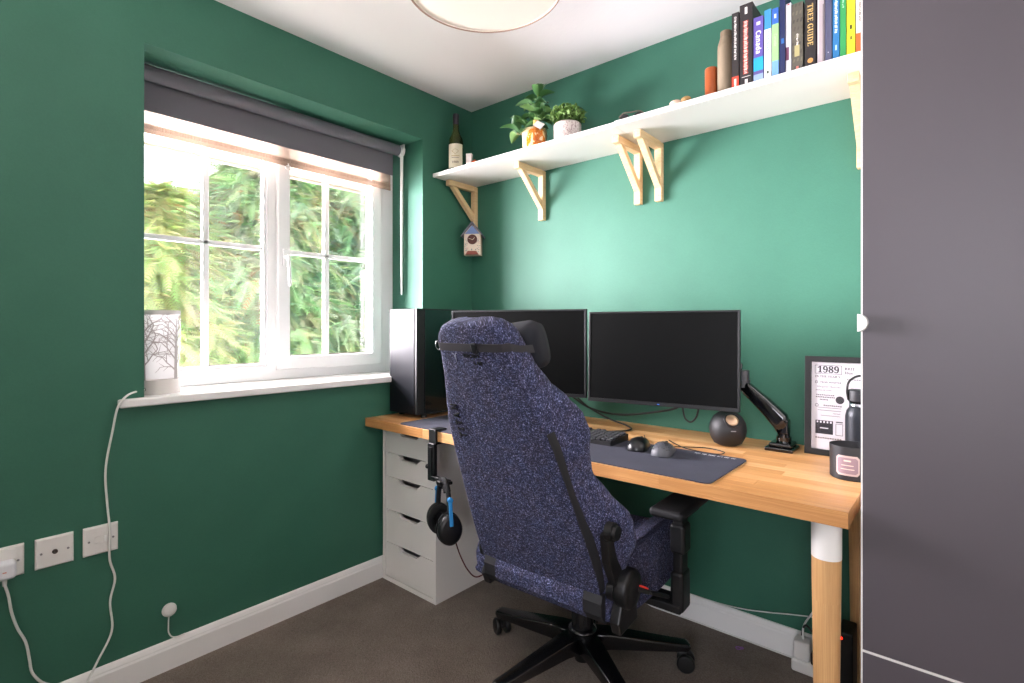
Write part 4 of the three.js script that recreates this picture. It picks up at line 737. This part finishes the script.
// leaf mesh used for the jade plant
function leafGeo(L, W) { const pos = [], idx = [], n = 7, m = 5; for (let i = 0; i <= n; i++) for (let j = 0; j < m; j++) { const s = i / n, q = j / (m - 1) * 2 - 1, w = W * Math.pow(Math.sin(PI * Math.min(0.985, 0.04 + s * 0.96)), 0.7); pos.push(q * w / 2, 0.1 * L * Math.sin(s * PI) - 0.16 * L * s * s + 0.22 * w * q * q, s * L); } for (let i = 0; i < n; i++) for (let j = 0; j < m - 1; j++) { const a = i * m + j; idx.push(a, a + m, a + 1, a + 1, a + m, a + m + 1); } const g = new THREE.BufferGeometry(); g.setAttribute('position', new THREE.Float32BufferAttribute(pos, 3)); g.setIndex(idx); g.computeVertexNormals(); return g; }
{
  const t = thing('potted_plant', 'broad leaved green plant in cream speckled pot on shelf', 'plant', [0.562, ST, 0.165]);
  const speck = tex(128, 128, (u, v) => { const k = nC(u * .5, v * .5); return k > 0.74 ? [200, 150, 96] : k < 0.22 ? [246, 238, 222] : [232, 206, 164]; });
  mesh('pot', lathe([[0, 0], [0.048, 0], [0.053, 0.004], [0.056, 0.1], [0.053, 0.112], [0.047, 0.114], [0.045, 0.1], [0, 0.098]], 0, 0, 0, 40), std(0xffffff, 0.6, { map: speck }), t);
  const stem = std(0x8f8b66, 0.8), greens = [0x5f9152, 0x4f8046, 0x83ab66, 0x74a06a, 0x3f6e3c].map((c) => phys(c, 0.45, { transmission: 0.15, thickness: 0, side: THREE.DoubleSide }));
  const st = [[[0, 0.085, 0], [0.005, 0.15, 0], [0.012, 0.20, 0.005], [0.03, 0.262, 0.01]], [[0, 0.085, 0], [-0.03, 0.13, 0.01], [-0.06, 0.16, 0.02]], [[0.0, 0.085, 0.0], [0.03, 0.13, 0.02], [0.055, 0.165, 0.0]], [[0, 0.085, 0], [-0.04, 0.10, 0.02], [-0.07, 0.105, 0.04]]];
  st.forEach((p) => mesh('stem', tube(p, 0.005, 24, 8), stem, t));
  const lg = [leafGeo(0.08, 0.046), leafGeo(0.066, 0.04), leafGeo(0.095, 0.05)];
  st.forEach((p, si) => {
    const c = new THREE.CatmullRomCurve3(p.map((q) => V(...q))), n = si ? 10 : 18;
    for (let i = 0; i < n; i++) { const s = 0.35 + 0.65 * i / (n - 1), q = c.getPoint(s), l = mesh('leaf', lg[Math.floor(rnd() * 3)], greens[Math.floor(rnd() * 5)], t); l.position.copy(q); l.rotation.set(rr(-0.6, 0.25) * (s > 0.95 ? 2 : 1), i * 2.4 + si * 1.3 + rr(-.3, .3), rr(-0.3, 0.3), 'YXZ'); }
  });
}
{
  const t = thing('amber_bottle', 'squat amber patterned bottle with cork and tag before the plant', 'bottle', [0.627, ST, 0.238], 0.35);
  const mosaic = tex(256, 128, (u, v) => { const k = nB(u * .4, v * .4), e = nC(u * .3, v * .3); return k > 0.56 ? [236, 206, 150] : e > 0.55 ? [226, 132, 34] : [206, 98, 18]; });
  mesh('glass', lathe([[0, 0], [0.038, 0], [0.041, 0.004], [0.042, 0.05], [0.036, 0.072], [0.02, 0.085], [0.012, 0.09], [0.012, 0.1], [0, 0.1]], 0, 0, 0, 36), phys(0xffffff, 0.25, { map: mosaic, clearcoat: 0.5 }), t);
  mesh('cork', cyl(0.011, 0.012, 0.02, 0, 0.098, 0, 20), std(0xd0a45c, 0.8), t);
  const tag = mesh('paper_tag', box(-0.022, 0.022, -0.014, 0.014, -0.0006, 0.0006).rotateZ(-0.6).rotateX(-0.35).translate(0.026, 0.083, 0.040), std(0xded9d2, 0.8), t);
  mesh('tag_print', box(-0.012, 0.012, -0.01, 0.008, -0.0003, 0.0009).rotateZ(-0.6).rotateX(-0.35).translate(0.032, 0.075, 0.0425), std(0x6d9a80, 0.8), t);
}
{
  const t = thing('potted_herb', 'small leaved bushy plant in pale speckled pot on shelf', 'plant', [0.75, ST, 0.18]);
  const speck = tex(128, 128, (u, v) => { const k = nC(u, v); return k > 0.72 ? [176, 150, 146] : [228, 216, 210]; });
  mesh('pot', lathe([[0, 0], [0.054, 0], [0.0575, 0.004], [0.0585, 0.082], [0.055, 0.088], [0.051, 0.086], [0.05, 0.074], [0, 0.072]], 0, 0, 0, 40), std(0xffffff, 0.7, { map: speck }), t);
  const n = 520, g = leafGeo(0.016, 0.011), f = new THREE.InstancedMesh(g, phys(0xffffff, 0.6, { transmission: 0.2, thickness: 0, side: THREE.DoubleSide }), n); f.name = 'foliage'; f.userData.kind = 'stuff'; f.castShadow = f.receiveShadow = true;
  const m = new THREE.Matrix4(), q = new THREE.Quaternion(), e = new THREE.Euler(), c = new THREE.Color();
  for (let i = 0; i < n; i++) { const a = rr(0, 2 * PI), ph = Math.acos(rr(-0.25, 1)), R = Math.pow(rnd(), 0.4); e.set(rr(-1.2, 0.4), rr(0, 6.28), rr(-0.6, 0.6), 'YXZ'); q.setFromEuler(e); const s = rr(0.8, 1.5); m.compose(V(R * 0.078 * Math.sin(ph) * Math.cos(a), 0.112 + R * 0.052 * Math.cos(ph), R * 0.07 * Math.sin(ph) * Math.sin(a)), q, V(s, s, s)); f.setMatrixAt(i, m); const k = rr(0.7, 1.3); c.setRGB(0.16 * k, 0.30 * k, 0.06 * k); f.setColorAt(i, c); }
  t.add(f);
  const stems = []; for (let i = 0; i < 14; i++) { const a = i * 2.4, r = 0.03 + 0.03 * (i % 3) / 2; stems.push(tube([[r * 0.4 * Math.cos(a), 0.07, r * 0.4 * Math.sin(a)], [r * Math.cos(a), 0.12, r * Math.sin(a)]], 0.0012, 4, 5)); }
  mesh('stems', stems, std(0x5a7a3a, 0.8), t);
}
// small things on the shelf
{
  const t = thing('folded_sunglasses', 'folded dark sunglasses lying near the shelf joint', 'sunglasses', [1.085, ST, 0.248], 0.3); t.scale.setScalar(0.95);
  for (const s of [-1, 1]) mesh('lens', new THREE.SphereGeometry(0.021, 18, 10, 0, 2 * PI, 0, 0.9).scale(1, 0.45, 0.8).rotateX(1.1).translate(s * 0.027, 0.013, 0.006), M.blackGloss, t);
  mesh('frame', [tube([[-0.05, 0.02, 0], [-0.03, 0.03, 0.008], [0, 0.028, 0.012], [0.03, 0.03, 0.008], [0.05, 0.02, 0]], 0.0025, 30), tube([[-0.05, 0.02, 0], [-0.03, 0.009, -0.02], [0.04, 0.005, -0.03]], 0.002, 20), tube([[0.05, 0.02, 0], [0.03, 0.012, -0.02], [-0.04, 0.006, -0.034]], 0.002, 20)], std(0x6b6055, 0.4, { metalness: 0.4 }), t);
  const p = thing('pebble', 'flat pale pebble lying on the shelf, larger of two', 'pebble', [1.262, ST, 0.268]);
  mesh('stone', new THREE.IcosahedronGeometry(0.016, 2).scale(1.3, 0.62, 0.9).translate(0, 0.0095, 0), std(0xd3b9a4, 0.8), p);
  const p2 = thing('pebble', 'brown and cream pebble lying beside the orange cylinder', 'pebble', [1.300, ST, 0.268]);
  mesh('stone', new THREE.IcosahedronGeometry(0.014, 2).scale(1.25, 0.8, 0.9).translate(0, 0.011, 0), std(0x9c7b4c, 0.8), p2);
  const c = thing('copper_tube', 'short orange copper cylinder standing beside the brass casing', 'cylinder', [1.361, ST, 0.2]);
  mesh('tube', lathe([[0, 0], [0.0195, 0], [0.0205, 0.002], [0.0205, 0.118], [0.019, 0.122], [0, 0.122]], 0, 0, 0, 32), std(0xa8552a, 0.4, { metalness: 0.25 }), c);
  mesh('cap_ring', new THREE.TorusGeometry(0.0195, 0.0012, 8, 32).rotateX(PI / 2).translate(0, 0.108, 0), std(0x9a4f20, 0.4), c);
  const k = thing('shell_casing', 'tall tarnished brass shell casing left of the books', 'shell casing', [1.411, ST, 0.2]);
  const tarn = tex(128, 256, (u, v) => { const q = (nA(u, v) - .5) * 70; return [132 + q, 116 + q, 94 + q]; });
  mesh('casing', lathe([[0, 0], [0.028, 0], [0.0285, 0.008], [0.0245, 0.011], [0.0275, 0.016], [0.0272, 0.17], [0.0262, 0.185], [0.0195, 0.208], [0.0185, 0.212], [0.018, 0.230], [0.016, 0.230], [0.016, 0.215], [0, 0.215]], 0, 0, 0, 36), std(0xffffff, 0.6, { map: tarn, metalness: 0.2 }), k);
}
// books: [x0, x1, height, depth, spine colour, cover colour, label, draw, lean]
{
  const spine = (w, h, draw) => canvasTex(Math.max(48, Math.round(w * 3000)), Math.round(h * 3000), draw);
  const bk = (x0, x1, h, d, col, label, draw, o = {}) => {
    const w = x1 - x0 - 0.0012, t = thing('book', label, 'book', [(x0 + x1) / 2, ST, (o.z ?? 0.255) - d], 0, 'books on the wall shelf');
    const tilt = (g) => o.lean ? g.translate(o.lean > 0 ? -w / 2 : w / 2, 0, 0).rotateZ(-o.lean).translate(o.lean > 0 ? w / 2 : -w / 2, 0, 0) : g;
    const cov = std(col, 0.45);
    mesh('pages', tilt(box(-w / 2 + 0.002, w / 2 - 0.002, 0.003, h - 0.003, 0.004, d - 0.003)), std(0xe3dac8, 0.9), t);
    mesh('cover', [tilt(box(-w / 2, -w / 2 + 0.002, 0, h, 0, d)), tilt(box(w / 2 - 0.002, w / 2, 0, h, 0, d)), tilt(box(-w / 2, w / 2, 0, h, d - 0.002, d))], cov, t);
    mesh('spine', tilt(new THREE.PlaneGeometry(w, h).translate(0, h / 2, d + 0.0006)), std(0xffffff, 0.45, { map: spine(w, h, draw) }), t);
  };
  const vtext = (c, s, x, y, size, color, weight = 'bold', fam = 'sans-serif') => { c.save(); c.translate(x, y); c.rotate(PI / 2); c.fillStyle = color; c.font = weight + ' ' + size + 'px ' + fam; c.textAlign = 'left'; c.textBaseline = 'middle'; c.fillText(s, 0, 0); c.restore(); };
  const fill = (c, W, Hh, col) => { c.fillStyle = col; c.fillRect(0, 0, W, Hh); };
  const greek = (c, x, y0, y1, w, col) => { c.fillStyle = col; for (let y = y0, k = 0; y < y1; y += 9 + (k * 5 % 7), k++) c.fillRect(x - w / 2 + (k * 3 % 4), y, w - (k * 7 % 6), 5 + (k * 3 % 5)); };
  bk(1.447, 1.470, 0.252, 0.18, 0x2a2626, 'black book with white title and red foot, first beside casing', (c, W, Hh) => { fill(c, W, Hh, '#2a2627'); greek(c, W * 0.5, 40, Hh * 0.6, W * 0.34, '#e9e4e0'); c.fillStyle = '#d2412c'; c.fillRect(0, Hh * 0.82, W, Hh * 0.18); c.fillStyle = '#f0d8d0'; c.fillRect(W * .35, Hh * .85, W * .3, Hh * .1); });
  bk(1.472, 1.512, 0.268, 0.19, 0x262225, 'thick black book with red and white title', (c, W, Hh) => { fill(c, W, Hh, '#282426'); greek(c, W * 0.46, Hh * 0.2, Hh * 0.83, W * 0.42, '#c8432f'); greek(c, W * 0.46, Hh * 0.2 + 4, Hh * 0.83, W * 0.26, '#ecd9cf'); c.fillStyle = '#e9e4e0'; c.fillRect(W * .4, Hh * .04, W * .2, Hh * .08); c.fillRect(W * .15, Hh * .865, W * .7, 5); c.fillRect(W * .4, Hh * .9, W * .22, Hh * .05); });
  bk(1.514, 1.544, 0.212, 0.14, 0x5a4a98, 'purple and sky blue guide book titled Canada', (c, W, Hh) => { fill(c, W, Hh, '#5b4d9c'); c.fillStyle = '#1f9fd8'; c.fillRect(0, Hh * 0.6, W, Hh * 0.2); c.fillStyle = '#8fa7cc'; c.fillRect(0, Hh * 0.8, W, Hh * 0.2); c.fillStyle = '#5b4d8c'; c.fillRect(0, Hh * .8, W, Hh * .05); vtext(c, 'Canada', W * 0.5, Hh * 0.2, W * 0.72, '#f0f0f6'); c.fillStyle = '#d8d8ea'; c.fillRect(W * .3, Hh * .07, W * .4, Hh * .05); });
  bk(1.546, 1.567, 0.224, 0.15, 0xe6ecec, 'white book titled CANADA in pale teal letters', (c, W, Hh) => { fill(c, W, Hh, '#eef2f0'); c.fillStyle = '#3a8cc0'; c.fillRect(0, 0, W, Hh * 0.27); vtext(c, 'CANADA', W * 0.5, Hh * 0.3, W * 0.72, '#3f9a9c', 'bold', 'serif'); c.fillStyle = '#3a4a3a'; c.fillRect(W * .35, Hh * .85, W * .3, Hh * .04); });
  bk(1.568, 1.588, 0.22, 0.15, 0x6fae6a, 'light green and blue guide book, right of white one', (c, W, Hh) => { fill(c, W, Hh, '#96cc86'); c.fillStyle = '#2d5fb4'; c.fillRect(0, 0, W, Hh * 0.22); c.fillStyle = '#6f9fd8'; c.fillRect(0, Hh * 0.74, W, Hh * 0.2); c.fillStyle = '#7a5a8a'; c.fillRect(0, Hh * .94, W, Hh * .06); vtext(c, 'Canada', W * 0.5, Hh * 0.36, W * 0.6, '#b9e0ae', 'normal'); c.fillStyle = '#dfe8f4'; c.fillRect(W * .35, Hh * .08, W * .3, Hh * .06); });
  bk(1.5895, 1.606, 0.265, 0.185, 0x1c2a5a, 'tall plain navy blue book', (c, W, Hh) => { fill(c, W, Hh, '#1a2550'); c.fillStyle = '#2f6db0'; c.fillRect(W * .3, Hh * .55, W * .5, Hh * .06); });
  bk(1.6065, 1.6225, 0.222, 0.16, 0xb9bcc8, 'thin leaning pale grey booklet beside navy book', (c, W, Hh) => { fill(c, W, Hh, '#cfd0d8'); c.fillStyle = '#6a3a58'; c.fillRect(0, Hh * .6, W * .6, Hh * .18); c.fillStyle = '#a03a40'; c.fillRect(W * .3, 4, W * .4, 12); }, { z: 0.252 });
  bk(1.6235, 1.655, 0.212, 0.15, 0x4a4844, 'dark olive grey book with small white title', (c, W, Hh) => { fill(c, W, Hh, '#575349'); for (let i = 0; i < 90; i++) { c.fillStyle = ['#4a463e', '#6a6656', '#3e3c38'][i % 3]; c.fillRect((i * 37) % W, (i * 71) % Hh, 14, 10); } c.fillStyle = '#a8a070'; c.fillRect(W * .25, Hh * .6, W * .45, Hh * .16); greek(c, W * .5, Hh * .44, Hh * .6, W * .18, '#ece8e0'); c.fillStyle = '#c9766a'; c.fillRect(W * .38, Hh * .9, W * .24, Hh * .05); });
  bk(1.659, 1.689, 0.245, 0.17, 0x201e20, 'black book titled TREE GUIDE in gold letters', (c, W, Hh) => { fill(c, W, Hh, '#242022'); vtext(c, 'TREE GUIDE', W * 0.5, Hh * 0.2, W * 0.7, '#d3b26c', 'bold', 'serif'); c.fillStyle = '#c08a4a'; c.beginPath(); c.arc(W * .5, Hh * .89, W * .26, 0, 7); c.fill(); c.fillStyle = '#bcb4a8'; c.fillRect(W * .42, Hh * .03, W * .16, Hh * .1); });
  bk(1.692, 1.711, 0.26, 0.18, 0x9a8f96, 'mauve grey book with pale and dark spine stripes, right of TREE GUIDE', (c, W, Hh) => { fill(c, W, Hh, '#a79ca0'); c.fillStyle = '#6d6468'; c.fillRect(W * .75, Hh * .3, W * .2, Hh * .65); c.fillStyle = '#d8ccd0'; c.fillRect(W * .1, Hh * .05, W * .12, Hh * .8); });  // pale stripe at the left, dark stripe at the right
  bk(1.712, 1.730, 0.26, 0.18, 0x3a3d58, 'slate blue grey book beside the mauve one', (c, W, Hh) => { fill(c, W, Hh, '#4a4c66'); c.fillStyle = '#d8d8e4'; c.fillRect(W * .4, Hh * .86, W * .15, 6); });
  bk(1.731, 1.749, 0.25, 0.17, 0x1f6496, 'blue book with white block title', (c, W, Hh) => { fill(c, W, Hh, '#1f6aa0'); greek(c, W * .5, Hh * .2, Hh * .66, W * .42, '#e6eef4'); c.fillStyle = '#b9d0e0'; c.fillRect(W * .38, Hh * .8, W * .24, Hh * .06); });
  bk(1.7495, 1.765, 0.25, 0.165, 0x2f8a4a, 'green book between blue and yellow ones', (c, W, Hh) => { fill(c, W, Hh, '#2d8f4e'); greek(c, W * .5, Hh * .1, Hh * .4, W * .24, '#bfe0c4'); });
  bk(1.766, 1.787, 0.25, 0.165, 0xd8d822, 'bright yellow book near the wardrobe', (c, W, Hh) => { fill(c, W, Hh, '#e3df26'); greek(c, W * .5, Hh * .1, Hh * .5, W * .5, '#a8a41c'); c.fillStyle = '#3a3a14'; c.fillRect(W * .35, Hh * .62, W * .3, Hh * .05); c.fillRect(W * .42, Hh * .75, W * .2, Hh * .04); });
  bk(1.788, 1.808, 0.25, 0.165, 0xe0dccf, 'cream and orange book against the wardrobe', (c, W, Hh) => { fill(c, W, Hh, '#e2dacb'); c.fillStyle = '#e2622c'; c.fillRect(0, Hh * .74, W, Hh * .26); greek(c, W * .5, Hh * .3, Hh * .62, W * .3, '#6a6258'); });
}

// ---------------------------------------------------------------- ceiling lamp
{
  const t = thing('ceiling_lamp', 'round flat cream ceiling lamp shade, unlit', 'lamp', [0.955, 2.13, 0.905]);
  mesh('shade', lathe([[0.2285, 0], [0.2285, 0.1], [0.2255, 0.1], [0.2255, 0.0]], 0, 0, 0, 72), std(0xe6ddd2, 0.8), t);
  mesh('diffuser', lathe([[0, 0.004], [0.226, 0.004], [0.226, 0.008], [0, 0.008]], 0, 0, 0, 64), phys(0xe8ded2, 0.8, { transmission: 0.2, thickness: 0 }), t);
  mesh('rim', new THREE.TorusGeometry(0.2285, 0.0028, 10, 96).rotateX(PI / 2), std(0x9a7f70, 0.5), t);
  mesh('ceiling_rose', [cyl(0.06, 0.06, 0.025, 0, 0.1445, 0, 32), cyl(0.015, 0.015, 0.14, 0, 0.01, 0, 16)], M.white, t);
  mesh('spider', [bar([-0.227, 0.095, 0], [0.227, 0.095, 0], 0.006, 0.004), bar([0, 0.095, -0.227], [0, 0.095, 0.227], 0.006, 0.004)], M.white, t);
}
// ---------------------------------------------------------------- unseen uplighter behind the camera, placed to brighten the ceiling
{
  const t = thing('unseen_floor_lamp', 'white uplighter floor lamp, unseen behind the camera, lighting the ceiling', 'lamp', [0.9, 0, 2.4]);
  mesh('base', lathe([[0, 0], [0.13, 0], [0.13, 0.015], [0.03, 0.03], [0, 0.03]], 0, 0, 0, 36), M.white, t);
  mesh('pole', cyl(0.011, 0.011, 1.07, 0, 0.025, 0, 20), M.white, t);
  mesh('bowl', lathe([[0.02, 1.09], [0.09, 1.12], [0.13, 1.18], [0.126, 1.18], [0.086, 1.126], [0.02, 1.096]], 0, 0, 0, 40), M.white, t);
  mesh('bulb', new THREE.SphereGeometry(0.03, 20, 14).translate(0, 1.15, 0), std(0xffffff, 0.5, { emissive: 0xfff0e4, emissiveIntensity: 6 }), t);
  const l = new THREE.SpotLight(0xfff2ee, 8, 0, 0.95, 0.7, 2); l.position.set(0, 1.195, 0); l.target.position.set(0.15, 2.3, -0.38); l.castShadow = true; l.shadow.radius = 3; t.add(l, l.target);
}
// ---------------------------------------------------------------- under the desk
{
  const t = thing('power_strip', 'white power strip with adapters on the floor by desk leg', 'power strip', [1.665, 0, 0.062], 0);
  mesh('housing', new RoundedBoxGeometry(0.16, 0.04, 0.065, 3, 0.008).translate(0, 0.022, 0), M.white, t);
  mesh('adapter', new RoundedBoxGeometry(0.05, 0.06, 0.055, 3, 0.008).translate(-0.05, 0.072, 0), M.white, t);
  mesh('adapter', new RoundedBoxGeometry(0.06, 0.07, 0.06, 3, 0.008).translate(0.048, 0.077, 0), M.white, t);
  mesh('black_plug', [new RoundedBoxGeometry(0.045, 0.04, 0.045, 3, 0.006).translate(0.0, 0.06, 0.006), cyl(0.005, 0.005, 0.03, 0.0, 0.076, 0.006, 12)], M.blackPlastic, t);
  mesh('black_cord', tube([[0.0, 0.104, 0.006], [-0.012, 0.13, 0.01], [-0.04, 0.15, 0.0], [-0.055, 0.12, -0.015], [-0.06, 0.06, -0.03]], 0.0035, 50), M.blackCable, t);
  mesh('white_cord', tube([[-0.05, 0.1, 0.0], [-0.05, 0.14, -0.01], [-0.03, 0.18, -0.03], [-0.01, 0.21, -0.04], [0.02, 0.22, -0.045]], 0.003, 50), M.whiteCable, t);
  const b = thing('black_device', 'black upright box with small red light under the desk', 'device', [1.755, 0, 0.165]);
  mesh('case', new RoundedBoxGeometry(0.04, 0.24, 0.09, 3, 0.006).translate(-0.0, 0.12, 0), M.blackPlastic, b);
  mesh('status_light', new THREE.SphereGeometry(0.005, 12, 8).scale(1, 1, 0.5).translate(-0.010, 0.222, 0.045), std(0xd02a1a, 0.4, { emissive: 0xff2a14, emissiveIntensity: 1.5 }), b);
  mesh('label_band', box(-0.018, 0.018, 0.195, 0.205, 0.0445, 0.0456), M.black, b);
}
solo('wall_cable', tube([[0.7, 0.098, 0.012], [1.2, 0.099, 0.0125], [1.33, 0.101, 0.0125], [1.42, 0.112, 0.014], [1.5, 0.131, 0.018], [1.58, 0.152, 0.02], [1.66, 0.166, 0.02], [1.75, 0.15, 0.02], [1.83, 0.13, 0.02]], 0.0022, 100), M.whiteCable, 'thin white cable sagging along the desk wall above skirting', 'cable');
solo('wall_cable', tube([[1.6, 0.585, 0.004], [1.7, 0.56, 0.004], [1.84, 0.53, 0.004]], 0.002, 30), M.whiteCable, 'thin white cable on the wall high behind desk leg', 'cable');
solo('floor_cable', tube([[0.9, 0.05, 0.03], [1.0, 0.03, 0.035], [1.06, 0.016, 0.045], [1.1, 0.006, 0.03], [1.2, 0.004, 0.022], [1.4, 0.004, 0.021], [1.6, 0.004, 0.022], [1.8, 0.004, 0.021]], 0.0028, 80), M.whiteCable, 'thin grey white cable lying at the skirting foot', 'cable');
{
  const t = thing('hair_tie', 'tiny purple hair tie lying on the carpet', 'hair tie', [1.415, 0.003, 0.085]);
  mesh('loop', new THREE.TorusGeometry(0.008, 0.0018, 8, 20).rotateX(PI / 2), std(0x8a5aa0, 0.7), t);
  mesh('twist', new THREE.TorusGeometry(0.005, 0.0018, 8, 16).rotateX(PI / 2).translate(0.01, 0.001, -0.006), std(0x8a5aa0, 0.7), t);
}
renderer.render(scene, camera);
